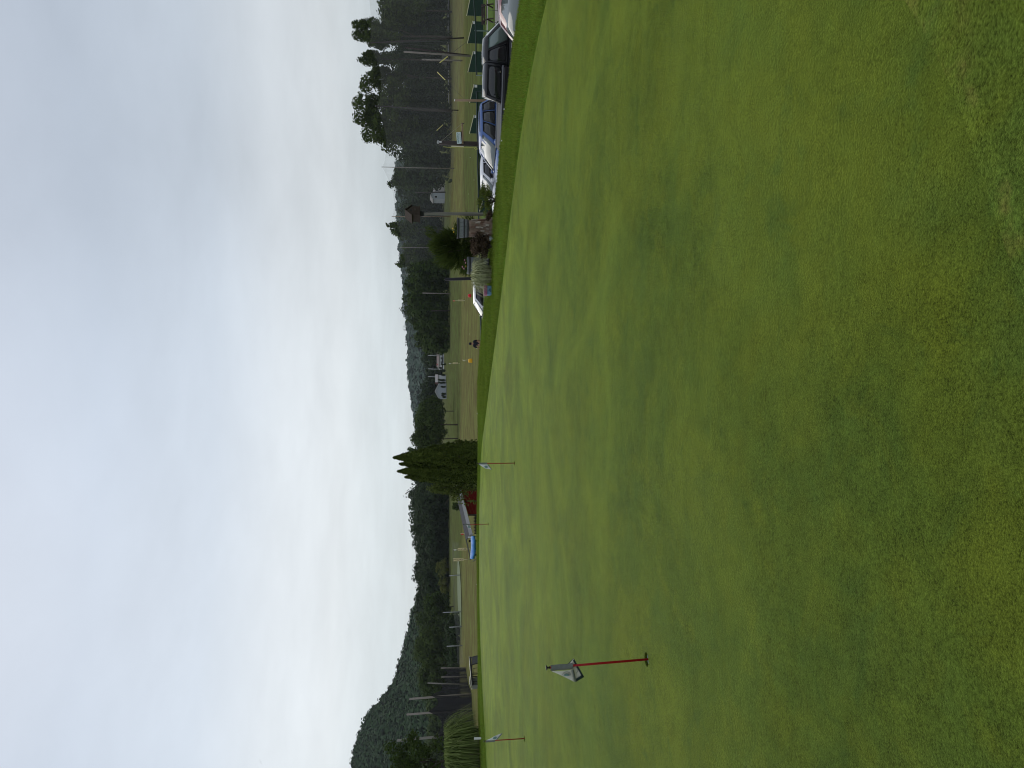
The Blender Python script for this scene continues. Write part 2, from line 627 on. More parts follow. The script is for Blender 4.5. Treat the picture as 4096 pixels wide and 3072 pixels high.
# ------------------------------------------------------------------ terrain
OUT = [(.37, 1.82), (1.27, 2.24), (2.6, 3.3), (4.0, 4.9), (5.0, 7.0), (5.45, 9.0), (5.55, 10.4), (5.05, 12.5), (3.95, 14.5), (2.55, 16.7),
       (.65, 20.2), (-.9, 22.6), (-2.4, 24.9), (-4.3, 26.0), (-6.5, 26.4), (-8.7, 26.0), (-10.5, 24.6), (-12.0, 22.6), (-13.4, 19.5), (-14.4, 15),
       (-13.6, 9), (-10.5, 4), (-6, 1.6), (-2.5, 1.1), (-.8, 1.35)]


def catmull(pts, k=8):
    out = []
    n = len(pts)
    for i in range(n):
        p0, p1, p2, p3 = [np.array(pts[(i + j) % n], float) for j in (-1, 0, 1, 2)]
        for s in range(k):
            u = s / k
            out.append(.5 * ((2 * p1) + (-p0 + p2) * u + (2 * p0 - 5 * p1 + 4 * p2 - p3) * u * u + (-p0 + 3 * p1 - 3 * p2 + p3) * u ** 3))
    return np.array(out)


EDGE = catmull(OUT)


def edge_sd(x, y):
    """signed distance to the green's outline, positive outside."""
    x, y = np.asarray(x, float), np.asarray(y, float)
    sh = x.shape
    p = np.stack([x.ravel(), y.ravel()], -1)
    best = np.full(len(p), 1e9)
    inside = np.zeros(len(p), bool)
    for i in range(len(EDGE)):
        a, b = EDGE[i], EDGE[(i + 1) % len(EDGE)]
        ab = b - a
        tt = np.clip(((p - a) @ ab) / (ab @ ab), 0, 1)
        dd = np.hypot(*(p - a - tt[:, None] * ab).T)
        best = np.minimum(best, dd)
        cross = (a[1] > p[:, 1]) != (b[1] > p[:, 1])
        with np.errstate(divide='ignore', invalid='ignore'):
            xi = a[0] + (p[:, 1] - a[1]) / (b[1] - a[1]) * ab[0]
        inside ^= cross & (p[:, 0] < xi)
    return np.where(inside, -best, best).reshape(sh)


def sstep(a, b, v):
    t_ = np.clip((v - a) / (b - a), 0, 1)
    return t_ * t_ * (3 - 2 * t_)


_py = np.array([-300, -60, 0, 15, 18, 22, 30, 40, 50, 60, 80, 100, 140, 180, 240, 300, 360, 500, 800, 3000], float)
_pz = np.array([-1, -1.0, -1.1, -1.25, -1.50, -1.85, -2.0, -2.15, -2.35, -2.45, -2.8, -3.3, -4.2, -4.8, -4.6, -4.1, -3.5, -2.2, -1, 2], float)


def BASE(x, y):
    x, y = np.asarray(x, float), np.asarray(y, float)
    z = np.interp(y, _py, _pz)
    z = z + np.clip((y - 100) / 150, 0, 1) * .006 * np.clip(x, -150, 150)
    z = z - .4 * sstep(-3, -12, x) * (1 - sstep(110, 170, y))
    z = z + .10 * np.sin(x * .045 + 1) * np.sin(y * .05) * sstep(60, 140, y)
    return z


def GREENZ(x, y):
    return .018 * np.sin(x * .55 + .4) * np.cos(y * .38) + .012 * np.sin(y * .9 + x * .3)


def G(x, y):
    x, y = np.asarray(x, float), np.asarray(y, float)
    near = (np.abs(x) < 60) & (y > -40) & (y < 70)
    s = np.where(near, 0.0, 1e3)
    if near.any():
        s = s.copy()
        s[near] = edge_sd(x[near], y[near]) if x.shape else edge_sd(x, y)
    w = np.interp(y, [8, 14, 18, 22], [1.6, 2.2, 3.1, 3.3]) - 2.3 * sstep(1.0, -3.5, x) * (y > 12) + 1.6 * sstep(-9.5, -12.5, x) * (y > 12)
    L = 4.2
    plat = GREENZ(x, y) * (1 - sstep(0, 2, s)) + .004 * sstep(0, .1, s) + .022 * sstep(.1, .9, s) * (1 - sstep(1.5, 3, s))
    plat = np.where(s < 0, GREENZ(x, y) - .012 - .03 * sstep(-.05, -.5, s), plat)
    tt = sstep(0, 1, (s - w) / L)
    return plat * (1 - tt) + BASE(x, y) * tt


def Gs(x, y):
    return float(G(np.array([x], float), np.array([y], float))[0])


LOT = (2.0, 17.0, 34.0, 47.0)     # x0, y0, x1, y1


def in_lot(x, y):
    return sstep(LOT[0] - .6, LOT[0] + .6, x) * sstep(LOT[2] + .6, LOT[2] - .6, x) * sstep(LOT[1] - .6, LOT[1] + .6, y) * sstep(LOT[3] + .6, LOT[3] - .6, y)


# ground sheet, tessellated in rings that grow with distance
ang = np.concatenate([np.radians(np.arange(-180, -40, 4.0)), np.radians(np.arange(-40, 40, .25)), np.radians(np.arange(40, 180.1, 4.0))])
rad_ = np.concatenate([np.linspace(.3, 40, 260), 40 * 1.028 ** np.arange(1, 165)])
A_, R_ = np.meshgrid(ang, rad_, indexing='ij')
gx, gy = np.sin(A_) * R_, np.cos(A_) * R_
gz = G(gx, gy)
sdv = np.where((np.abs(gx) < 60) & (gy > -40) & (gy < 70), 0, 1e3).astype(float)
mk = sdv == 0
sdv[mk] = edge_sd(gx[mk], gy[mk])
lotm = in_lot(gx, gy) * sstep(5.5, 7.5, sdv)
gz = gz - .12 * lotm
# zone colours: what grows (or is worn) where
c_fr = np.array([.085, .140, .018])
c_tee = np.array([.098, .130, .042])
c_tan = np.array([.150, .134, .056])
c_rng = np.array([.098, .104, .040])
c_far = np.array([.110, .112, .052])
ratio = gx / np.maximum(gy, 1)
zc_ = np.broadcast_to(c_rng, gx.shape + (3,)).copy()


def blend(c, mcol, w):
    return c * (1 - w[..., None]) + mcol * w[..., None]


wob = 6 * np.sin(gx * .11) + 4 * np.sin(gx * .23 + gy * .05)
right = sstep(.14, .26, ratio)
tan_mid = sstep(62, 74, gy + wob * .5) * (1 - sstep(165, 200, gy + wob * 2)) * (1 - right)
tan_right = sstep(125, 165, gy + wob) * (1 - sstep(250, 300, gy + wob)) * right
zc_ = blend(zc_, c_tan, np.clip(tan_mid + tan_right, 0, 1) * .95)
zc_ = blend(zc_, c_tee, (1 - sstep(60, 72, gy + wob * .4)) * 1.0)
zc_ = blend(zc_, c_far, sstep(300, 400, gy))
zc_ = blend(zc_, c_fr, 1 - sstep(5.5, 9, sdv))
zc_ = blend(zc_, np.array([.080, .122, .019]), (gy < 6) * 1.0)
zc_ = blend(zc_, np.array([.05, .045, .03]), lotm)
V = np.stack([gx, gy, gz], -1)
gme = grid_mesh('ground', V, MAT['range_grass'])
ca = gme.color_attributes.new('zone', 'FLOAT_COLOR', 'POINT')
ca.data.foreach_set('color', np.concatenate([zc_.reshape(-1, 3), np.ones((zc_.shape[0] * zc_.shape[1], 1))], 1).astype(np.float32).ravel())
ground = link('ground', gme)
tag(ground, 'mown driving range field of tan and green grass', None, None, 'structure')

# parking lot sheet
lx = np.linspace(LOT[0], LOT[2], 60)
ly = np.linspace(LOT[1], LOT[3], 60)
LX, LY = np.meshgrid(lx, ly, indexing='ij')
LS = edge_sd(LX, LY)
keepc = (LS[:-1, :-1] > 7.3) & ~((LY[:-1, :-1] > 41) & (LX[:-1, :-1] < 16))
lot = link('parking_lot', grid_mesh('parking_lot', np.stack([LX, LY, BASE(LX, LY) + .01], -1), MAT['asphalt'], keepc))
tag(lot, 'grey asphalt parking lot below the grass bank', None, None, 'structure')

# putting green with real cups
FLAGS = [(2585, 2637), (2058, 1845), (1955, 2097), (2098, 2960)]


def on_green(X, Y):
    d = P(X, Y, 1.0) - Vector((0, 0, EYE))
    k = -EYE / d.z
    for _ in range(4):
        x, y = d.x * k, d.y * k
        k = (float(GREENZ(x, y)) - EYE) / d.z
    return d.x * k, d.y * k


step = .1
ex0, ey0 = EDGE.min(0) - .2
ex1, ey1 = EDGE.max(0) + .2
nx, ny = int((ex1 - ex0) / step) + 1, int((ey1 - ey0) / step) + 1
X_, Y_ = np.meshgrid(ex0 + step * np.arange(nx), ey0 + step * np.arange(ny), indexing='ij')
S_ = edge_sd(X_, Y_)
# pull the vertices near the outline onto it so that the edge is clean
gxs, gys = np.gradient(S_, step)
nn_ = np.maximum(np.hypot(gxs, gys), .2)
snap = (np.abs(S_) < step * .75)
Xs = np.where(snap, X_ - S_ * gxs / nn_ ** 2, X_)
Ys = np.where(snap, Y_ - S_ * gys / nn_ ** 2, Y_)
Ss = np.where(snap, 0, S_)
keep = (Ss[:-1, :-1] <= 0) & (Ss[1:, :-1] <= 0) & (Ss[:-1, 1:] <= 0) & (Ss[1:, 1:] <= 0)
cup_pos = []
ring_v, ring_f = [], []
for (fx, fy) in FLAGS:
    x, y = on_green(fx, fy)
    i, j = int(round((x - ex0) / step)), int(round((y - ey0) / step))
    keep[i - 2:i + 2, j - 2:j + 2] = False
    cx, cy_ = ex0 + i * step, ey0 + j * step
    cup_pos.append((cx, cy_))
    sq = [(i - 2 + k, j - 2) for k in range(4)] + [(i + 2, j - 2 + k) for k in range(4)] + [(i + 2 - k, j + 2) for k in range(4)] + [(i - 2, j + 2 - k) for k in range(4)]
    o = len(ring_v)
    n = len(sq)
    for (a, b) in sq:
        ring_v.append((X_[a, b], Y_[a, b], float(GREENZ(X_[a, b], Y_[a, b]))))
    for rr, dz in ((.054, 0.0), (.0539, 0.0), (.054, -.022)):
        for (a, b) in sq:
            w = math.atan2(Y_[a, b] - cy_, X_[a, b] - cx)
            ring_v.append((cx + rr * math.cos(w), cy_ + rr * math.sin(w), float(GREENZ(cx, cy_)) + dz))
    for q in (0, 2):
        for k in range(n):
            ring_f.append((o + q * n + k, o + q * n + (k + 1) % n, o + (q + 1) * n + (k + 1) % n, o + (q + 1) * n + k))
gm = grid_mesh('putting_green', np.stack([Xs, Ys, GREENZ(Xs, Ys)], -1), MAT['putting_turf'], keep)
green = link('putting_green', gm)
tag(green, 'close-mown putting green filling the foreground', None, None, 'structure')
# clean outline: a strip along the edge of the green, and the coarser mown collar outside it near the camera
DE = catmull([tuple(p) for p in EDGE], 3)
tg = np.roll(DE, -1, 0) - np.roll(DE, 1, 0)
tg /= np.linalg.norm(tg, axis=1, keepdims=True)
nrm2 = np.stack([tg[:, 1], -tg[:, 0]], -1)
if edge_sd(DE[:1, 0] + nrm2[:1, 0] * .1, DE[:1, 1] + nrm2[:1, 1] * .1)[0] < 0:
    nrm2 = -nrm2


def strip(name, offs, mt, zoff, sel=None, parent=None):
    P2 = np.stack([DE + nrm2 * o_ for o_ in offs], 1)
    P2 = np.concatenate([P2, P2[:1]], 0)
    if sel is not None:
        P2 = P2[sel]
    z = GREENZ(P2[..., 0], P2[..., 1]) + np.array(zoff)[None, :]
    return link(name, grid_mesh(name, np.concatenate([P2, z[..., None]], -1), mt), None, parent)


strip('green_edge', (-.30, -.15, .0), MAT['putting_turf'], (.0015, .0025, .0025), None, green)
near_i = np.where(DE[:, 1] < 6.5)[0]
cut = np.where(np.diff(near_i) > 1)[0]
order = np.concatenate([near_i[cut[0] + 1:], near_i[:cut[0] + 1]]) if len(cut) else near_i
cs = strip('collar', (-.035, .015, .10, .8, 1.6, 2.6), MAT['collar_turf'], (.0035, .006, .009, .012, .014, .016), order)
tag(cs, 'slightly longer mown collar in the near corner', None, None, 'structure')
strip('collar_seam', (-.03, .02, .07), MAT['seam_turf'], (.0045, .0072, .0072), order, cs)
rm = bpy.data.meshes.new('cup_surround')
rm.from_pydata(ring_v, [], ring_f)
smooth_all(rm)
ro = link('cup_surround', rm, MAT['putting_turf'], green)
for (cx, cy_) in cup_pos:
    z = float(GREENZ(cx, cy_))
    b = MB()
    b.lathe([(.0535, -.022), (.0535, -.11), (.001, -.11)], 24, (cx, cy_, z), caps=False)
    o = b.build('cup', MAT['cup_liner'], green, True)
    MB().lathe([(.0541, -.0005), (.0539, -.040)], 24, (cx, cy_, z), caps=False).build('cup_wall', MAT['soil'], green, True)

# ------------------------------------------------------------------ grass of the fringe and bank (blades)
def blades(px, py, pz, h, w, lean, r):
    n = len(px)
    a = r.uniform(0, 2 * np.pi, n)
    la = r.uniform(0, 2 * np.pi, n)
    ll = np.abs(r.normal(0, lean, n)) * h
    dx, dy = np.cos(a) * w / 2, np.sin(a) * w / 2
    v = np.empty((n, 3, 3))
    v[:, 0] = np.stack([px - dx, py - dy, pz - .01], -1)
    v[:, 1] = np.stack([px + dx, py + dy, pz - .01], -1)
    v[:, 2] = np.stack([px + np.cos(la) * ll, py + np.sin(la) * ll, pz + h], -1)
    return v.reshape(-1, 3)


def fringe():
    r = np.random.default_rng(3)
    parts = []
    # candidate points all around the far and right side of the green
    n = 620000
    x = r.uniform(-15, 13, n)
    y = r.uniform(8, 34, n)
    ok = (np.abs(x / y) < .56)
    x, y = x[ok], y[ok]
    s = edge_sd(x, y)
    ok = (s > .0) & (s < 6.0)
    x, y, s = x[ok], y[ok], s[ok]
    z = G(x, y)
    # a taller lip just outside the mown collar, shorter mown bank behind, patchy
    patch = .5 + .5 * np.sin(x * 1.7 + 2 * np.sin(y * .6)) * np.sin(y * 1.1 + x * .4)
    h = (.036 + .034 * patch) * r.uniform(.5, 1.4, len(x)) * (1 + .9 * np.exp(-((s - .22) / .18) ** 2)) * np.where(s < .06, .35, 1)
    h = h * np.where(x < -1, .7, 1)
    parts.append(blades(x, y, z, h, np.full(len(x), .012), .55, r))
    # loose longer blades on the collar at the camera's feet
    n = 26000
    x = r.uniform(.1, 3.2, n)
    y = r.uniform(1.1, 4.2, n)
    s = edge_sd(x, y)
    ok = (s > .0) & (s < 2.2) & (x / y < .62)
    x, y = x[ok], y[ok]
    parts.append(blades(x, y, G(x, y), r.uniform(.010, .026, len(x)), np.full(len(x), .0022), .8, r))
    me = np_mesh('fringe_grass', np.concatenate(parts), 3, MAT['blade_fringe'])
    o = link('fringe_grass', me)
    tag(o, 'longer grass fringe and bank round the putting green', None, None, 'stuff')


fringe()

# ------------------------------------------------------------------ foliage builders
def leaves(c, nrm, size, r, asp=.6, kite=True):
    """c (N,3), nrm (N,3), size (N,) -> (N*4,3) quads."""
    n = len(c)
    q = r.normal(size=(n, 3))
    t1 = np.cross(nrm, q)
    t1 /= np.linalg.norm(t1, axis=1, keepdims=True) + 1e-9
    t2 = np.cross(nrm, t1)
    t2 /= np.linalg.norm(t2, axis=1, keepdims=True) + 1e-9
    s = np.asarray(size)[:, None]
    v = np.empty((n, 4, 3))
    v[:, 0] = c + t1 * s
    v[:, 1] = c + t2 * s * asp
    v[:, 2] = c - t1 * s
    v[:, 3] = c - t2 * s * asp
    return v.reshape(-1, 3)


def unit(r, n):
    v = r.normal(size=(n, 3))
    return v / np.linalg.norm(v, axis=1, keepdims=True)


def crown_quads(r, center, rx, ry, rz, n, leaf, clumps=26, clump_r=.34, low=-.75, rag=.25):
    """Leafy crown: clumps of leaves spread through an uneven ellipsoid."""
    cu = unit(r, clumps)
    cu[:, 2] = np.maximum(cu[:, 2], low)
    rad = r.uniform(.42, 1.0 - clump_r * .45, clumps) * (1 + r.normal(0, rag * .35, clumps))
    cc = cu * rad[:, None]
    cr = clump_r * r.uniform(.55, 1.35, clumps)
    k = r.choice(clumps, n, p=cr ** 2 / (cr ** 2).sum())
    u = unit(r, n)
    u[:, 2] = np.where(r.random(n) < .35, np.abs(u[:, 2]), u[:, 2])
    rr = cr[k] * r.uniform(.55, 1.08, n)
    p = cc[k] + u * rr[:, None]
    nrm = u * .9 + unit(r, n) * .55 + np.array([0, 0, .30])
    nrm /= np.linalg.norm(nrm, axis=1, keepdims=True)
    p = p * np.array([rx, ry, rz]) + np.array(center)
    return leaves(p, nrm, leaf * r.uniform(.55, 1.3, n), r)


def trunk_mb(mb, base_p, h, r0, rr, limbs=5, spread=.35, lean=(0, 0)):
    b = Vector(base_p)
    top = b + Vector((lean[0], lean[1], h))
    pts = [b + Vector((0, 0, -.4)), b + (top - b) * .25, b + (top - b) * .6 + Vector((rr.uniform(-.03, .03) * h, rr.uniform(-.03, .03) * h, 0)), top]
    mb.tube(pts, [r0 * 1.25, r0, r0 * .75, r0 * .3], 7)
    for i in range(limbs):
        f = rr.uniform(.35, .85)
        s = b + (top - b) * f
        w = rr.uniform(0, 6.28)
        e = s + Vector((math.cos(w) * spread * h, math.sin(w) * spread * h, rr.uniform(.15, .35) * h))
        mb.tube([s, (s + e) / 2 + Vector((0, 0, .04 * h)), e], [r0 * .5, r0 * .32, r0 * .12], 5)


def tree(name, label, x, y, h, rx, mt, seed, n=3500, leaf=.45, crown_from=.28, group=None, cat='tree', clumps=30, trunk_r=None, rag=.3, clump_r=.34, ry=None, limbs=5, z=None):
    r = np.random.default_rng(seed)
    rr = random.Random(seed)
    z = Gs(x, y) if z is None else z
    root = empty(name, (x, y, z), 0, label, cat, group)
    mb = MB()
    trunk_mb(mb, (0, 0, 0), h * .8, trunk_r or h * .010, rr, limbs, rx / h * .7)
    mb.build('trunk', MAT['bark'], root, True)
    zc0 = h * (crown_from + 1) / 2
    rz = h * (1 - crown_from) / 2
    q = crown_quads(r, (0, 0, zc0), rx, ry or rx, rz, n, leaf, clumps, clump_r, -.9, rag)
    link('crown', np_mesh('crown', q, 4, mt), None, root)
    return root


def woodland(name, label, spots, mt, seed, n=900, leaf=.95):
    """A far belt of trees that reads as one mass. spots: (x, y, top_z, radius)."""
    r = np.random.default_rng(seed)
    qs = []
    for (x, y, top, rad) in spots:
        z0 = float(BASE(x, y)) - .5
        h = max(top - z0, 3)
        qs.append(crown_quads(r, (x, y, z0 + h * .46), rad, rad, h * .54, int(n * 1.4), leaf, 24, .38, -1.0, .0))
    o = link(name, np_mesh(name, np.concatenate(qs), 4, mt))
    return tag(o, label, None, None, 'stuff')


def belt(skyline, d0, d1, rows, spacing, jit, r, rad=(4.5, 7.0)):
    """skyline: [(Y, Xtop)...]; returns spots along the line at distances d0..d1."""
    Ys = [p[0] for p in skyline]
    Xs = [p[1] for p in skyline]
    out = []
    for k in range(rows):
        d = d0 + (d1 - d0) * (k / max(rows - 1, 1))
        Y = min(Ys)
        while Y < max(Ys):
            dd = d + r.uniform(-.04, .04) * d
            X = np.interp(Y, Ys, Xs) + r.uniform(-.3, 1) * jit + (0 if k == rows - 1 else 3 + 10 * (rows - 1 - k))
            q = P(X, Y, dd)
            out.append((q.x, q.y, q.z, r.uniform(*rad)))
            Y += spacing / dd * FPX * r.uniform(.75, 1.25)
    return out


rb = random.Random(5)
# right-hand wood behind the tall net
woodland('woodland', 'dark wood behind the tall net on the right', belt([(-160, 1500), (60, 1515), (150, 1545), (230, 1545), (330, 1530), (560, 1545), (640, 1580), (700, 1590)], 255, 300, 3, 6.5, 18, rb, (4, 6.5)), MAT['leaf_wood_dark'], 11, 1100, .75)
woodland('woodland', 'wooded rise behind the net beyond the birdhouse post', belt([(690, 1580), (760, 1585), (860, 1600), (930, 1600), (1020, 1605), (1110, 1625)], 380, 430, 3, 7.5, 16, rb, (5, 8)), MAT['leaf_wood_dark'], 12, 1000, 1.0)
woodland('woodland', 'dense tall thicket beside the end of the net', belt([(1085, 1612), (1150, 1608), (1200, 1606), (1260, 1622), (1320, 1640), (1400, 1665)], 285, 320, 3, 5.5, 10, rb, (3.6, 5.5)), MAT['leaf_wood'], 13, 1300, .7)
woodland('woodland', 'dark trees standing behind the far roadside buildings', belt([(1340, 1680), (1400, 1690), (1480, 1690), (1560, 1670), (1640, 1665), (1700, 1665)], 420, 470, 2, 7, 12, rb, (5, 7.5)), MAT['leaf_wood_dark'], 14, 1000, 1.0)
woodland('woodland', 'long dark belt of trees at the far end of the range', belt([(1900, 1640), (1960, 1634), (2040, 1632), (2110, 1630), (2150, 1645), (2260, 1650), (2400, 1655), (2480, 1660), (2560, 1665)], 320, 375, 4, 4.6, 9, rb, (4.5, 6.5)), MAT['leaf_wood_dark'], 15, 1000, .85)
woodland('woodland', 'leafy edge of the wood under the left hillside', belt([(2560, 1680), (2640, 1690), (2720, 1700), (2800, 1690), (2900, 1690), (3000, 1680), (3150, 1670)], 330, 380, 3, 8, 16, rb, (5, 8)), MAT['leaf_mid'], 16, 1100, .95)
woodland('woodland', 'low undergrowth closing the foot of the left net', belt([(2500, 1770), (2660, 1775), (2760, 1775), (2900, 1770), (3150, 1765)], 200, 215, 2, 4, 10, rb, (2.5, 4)), MAT['leaf_wood_dark'], 17, 600, .5)

# ------------------------------------------------------------------ wooded hills
def hill(name, label, ridge, d_base, d_top, mt, seed, n_tree, rad, nleaf, leaf, z_base=-4):
    """ridge: [(Y, X)] skyline of the hill. Builds the terrain and its tree canopy."""
    Ys = [p[0] for p in ridge]
    Xs = [p[1] for p in ridge]
    cols = np.linspace(min(Ys), max(Ys), 50)
    rows = np.linspace(0, 1, 14)
    V = np.zeros((len(cols), len(rows), 3))
    for i, Y in enumerate(cols):
        top = P(np.interp(Y, Ys, Xs) + 10, Y, d_top)
        bot = P(1745, Y, d_base)
        for j, t_ in enumerate(rows):
            q = bot.lerp(top, t_)
            z = z_base + (top.z - z_base) * (t_ ** .85)
            V[i, j] = (q.x, q.y, z)
    g = link('hill', grid_mesh('hill', V, MAT['hill_soil']))
    tag(g, label + ', its slope', None, None, 'structure')
    r = np.random.default_rng(seed)
    ci = r.uniform(0, len(cols) - 1.001, n_tree)
    ri = r.uniform(0, len(rows) - 1.001, n_tree)
    i0, j0 = ci.astype(int), ri.astype(int)
    fi, fj = (ci - i0)[:, None], (ri - j0)[:, None]
    p = V[i0, j0] * (1 - fi) * (1 - fj) + V[i0 + 1, j0] * fi * (1 - fj) + V[i0, j0 + 1] * (1 - fi) * fj + V[i0 + 1, j0 + 1] * fi * fj
    R = r.uniform(rad * .7, rad * 1.3, n_tree)
    k = np.repeat(np.arange(n_tree), nleaf)
    u = unit(r, len(k))
    u[:, 2] = np.abs(u[:, 2]) * 1.0
    lump = 1 + .25 * np.sin(u[:, 0] * 7 + k) * np.sin(u[:, 1] * 6 + k * 1.3)
    c = p[k] + u * (R[k] * lump)[:, None] * np.array([1, 1, 1.25]) * r.uniform(.8, 1.05, len(k))[:, None]
    nr = u + unit(r, len(k)) * .22
    nr /= np.linalg.norm(nr, axis=1, keepdims=True)
    o = link(name, np_mesh(name, leaves(c, nr, leaf * r.uniform(.6, 1.3, len(k)), r, .95), 4, mt))
    return tag(o, label, None, None, 'stuff')


basic('hill_soil', (.02, .03, .02), .95, .3, .1)
hill('forest', 'dark forest covering the steep left hillside', [(2380, 1690), (2450, 1662), (2525, 1652), (2600, 1628), (2660, 1612), (2712, 1596), (2765, 1563), (2799, 1530), (2851, 1493), (2881, 1472), (2930, 1453), (2956, 1442), (3012, 1430), (3065, 1413), (3200, 1380)],
     430, 640, MAT['leaf_hill'], 21, 1500, 4.8, 120, 1.15)
hill('forest', 'haze-tinted blue-green distant ridge beyond the range', [(650, 1585), (760, 1590), (860, 1592), (930, 1596), (1000, 1600), (1100, 1612), (1200, 1622), (1330, 1634), (1450, 1636), (1530, 1640), (1600, 1652), (1660, 1662), (1740, 1672), (1900, 1690)],
     900, 1500, MAT['leaf_hazed'], 22, 2600, 7.0, 36, 3.2, -2)

# ------------------------------------------------------------------ single trees at the range
def tree_px(name, label, Y, Xtop, d, wpx, mt, seed, **kw):
    q = P(Xtop, Y, d)
    z = float(BASE(q.x, q.y))
    return tree(name, label, q.x, q.y, q.z - z, wpx / FPX * d / 2, mt, seed, z=z, **kw)


TREES = [
    ('oak_tree', 'tall dark oak crown above the net at the right frame edge', 30, 1488, 240, 150, 'leaf_oak', 31, dict(n=4640, leaf=.62, rag=.4)),
    ('oak_tree', 'upright leafy oak rising over the net beside the leaning pole', 130, 1420, 235, 125, 'leaf_oak', 32, dict(n=6960, leaf=.50, crown_from=.5, rag=.5, clumps=44, clump_r=.26)),
    ('oak_tree', 'small round-topped oak just left of the upright oak', 228, 1432, 238, 60, 'leaf_oak', 33, dict(n=2175, leaf=.5, crown_from=.55, rag=.6)),
    ('oak_tree', 'airy oak with sky gaps above the net', 300, 1478, 245, 70, 'leaf_oak', 34, dict(n=2175, leaf=.55, crown_from=.5, rag=.9, clump_r=.24)),
    ('oak_tree', 'large domed oak, tallest over the right net', 430, 1416, 240, 290, 'leaf_oak', 35, dict(n=10875, leaf=.50, crown_from=.42, rag=.5, clumps=60, clump_r=.22)),
    ('oak_tree', 'broad oak sloping down from the domed oak', 525, 1490, 250, 130, 'leaf_oak', 36, dict(n=3770, leaf=.6, crown_from=.3, rag=.4)),
    ('oak_tree', 'bushy oak directly behind the tall bare net pole', 710, 1545, 300, 95, 'leaf_wood', 37, dict(n=3190, leaf=.7, rag=.5)),
    ('oak_tree', 'lone leafy tree top standing above the ridge left of the birdhouse', 915, 1545, 350, 70, 'leaf_oak', 38, dict(n=2175, leaf=.75, crown_from=.45, rag=.6)),
    ('oak_tree', 'row-end tree over the net beside the thicket', 1010, 1590, 345, 90, 'leaf_oak', 39, dict(n=2610, leaf=.75, rag=.5)),
    ('oak_tree', 'tree cresting the net just right of the thicket', 1065, 1596, 340, 70, 'leaf_oak', 40, dict(n=2320, leaf=.7, rag=.5)),
    ('willow_tree', 'rounded dark tree beside the grey gabled house', 1645, 1668, 245, 150, 'leaf_mid', 41, dict(n=4200, leaf=.42, crown_from=.2, rag=.35)),
    ('willow_tree', 'big spreading tree with forked leaning trunks on the range', 1700, 1645, 205, 150, 'leaf_mid', 42, dict(n=4800, leaf=.38, crown_from=.30, rag=.4, trunk_r=.16, limbs=8)),
    ('willow_tree', 'leafy tree on twin straight trunks in the range', 1755, 1655, 205, 110, 'leaf_mid', 43, dict(n=3600, leaf=.38, crown_from=.28, rag=.4, trunk_r=.13)),
    ('willow_tree', 'tree half hidden behind the pointed evergreens', 1815, 1645, 215, 110, 'leaf_mid', 44, dict(n=3600, leaf=.4, crown_from=.16, rag=.4)),
    ('maple_tree', 'broad tree where the far belt meets the hillside', 2505, 1655, 270, 120, 'leaf_mid', 45, dict(n=3200, leaf=.5, crown_from=.06)),
    ('maple_tree', 'large bright-edged tree below the left hillside', 2600, 1640, 240, 190, 'leaf_mid', 46, dict(n=5200, leaf=.45, crown_from=.05, clumps=44, clump_r=.28)),
    ('maple_tree', 'wide leafy tree over the dark left net', 2720, 1668, 245, 170, 'leaf_mid', 47, dict(n=4200, leaf=.5, crown_from=.1, clumps=40, clump_r=.3)),
    ('maple_tree', 'low spreading tree with drooping skirt at the belt end', 2430, 1690, 255, 110, 'leaf_wood', 48, dict(n=2600, leaf=.5, crown_from=.02)),
    ('pine_tree', 'dark shaggy pine at the left frame edge', 3050, 1530, 70, 230, 'leaf_wood', 49, dict(n=4200, leaf=.16, crown_from=.3, rag=.8, clumps=40, clump_r=.22)),
    ('round_tree', 'olive round-headed tree, rightmost of three before the far belt', 2272, 1745, 300, 70, 'leaf_olive', 50, dict(n=1500, leaf=.42, crown_from=.04)),
    ('round_tree', 'olive round-headed tree, middle of three before the far belt', 2330, 1752, 300, 50, 'leaf_olive', 51, dict(n=1000, leaf=.42, crown_from=.04)),
    ('round_tree', 'olive round-headed tree, leftmost of three before the far belt', 2362, 1760, 298, 62, 'leaf_olive', 52, dict(n=1200, leaf=.42, crown_from=.04)),
    ('bush', 'dark green bush on the range above the shelter roof', 2025, 1806, 150, 44, 'leaf_mid', 53, dict(n=900, leaf=.22, crown_from=0.0, cat='bush')),
]
for (nm, lb, Y, Xt, d, wpx, mt, sd, kw) in TREES:
    tree_px(nm, lb, Y, Xt, d, wpx, MAT[mt], sd, **kw)

# near tree beyond the left edge: only a sprig of it reaches into the picture
q = P(1050, 3072, 9.0)
rt = empty('overhanging_tree', (q.x - 2.4, q.y, Gs(q.x - 2.4, q.y)), 0, 'tree off the left edge, a leaf sprig reaching into the sky', 'tree')
mb = MB()
zb = q.z - rt.location.z
trunk_mb(mb, (0, 0, 0), zb + .6, .09, random.Random(4), 3, .12)
mb.tube([(0, 0, zb - .3), (1.2, 0, zb + .02), (2.3, 0, zb + .03)], [.03, .018, .006], 6)
mb.build('trunk', MAT['bark'], rt, True)
r = np.random.default_rng(61)
cc = crown_quads(r, (.3, 0, zb + .2), 1.6, 1.5, .9, 2500, .05)
c2 = np.array([1.9, 0, zb + .03]) + r.normal(size=(60, 3)) * np.array([.28, .12, .06])
c2 = c2[c2[:, 0] < 2.4]
link('crown', np_mesh('crown', np.concatenate([cc, leaves(c2, unit(r, len(c2)), np.full(len(c2), .045), r)]), 4, MAT['leaf_mid']), None, rt)

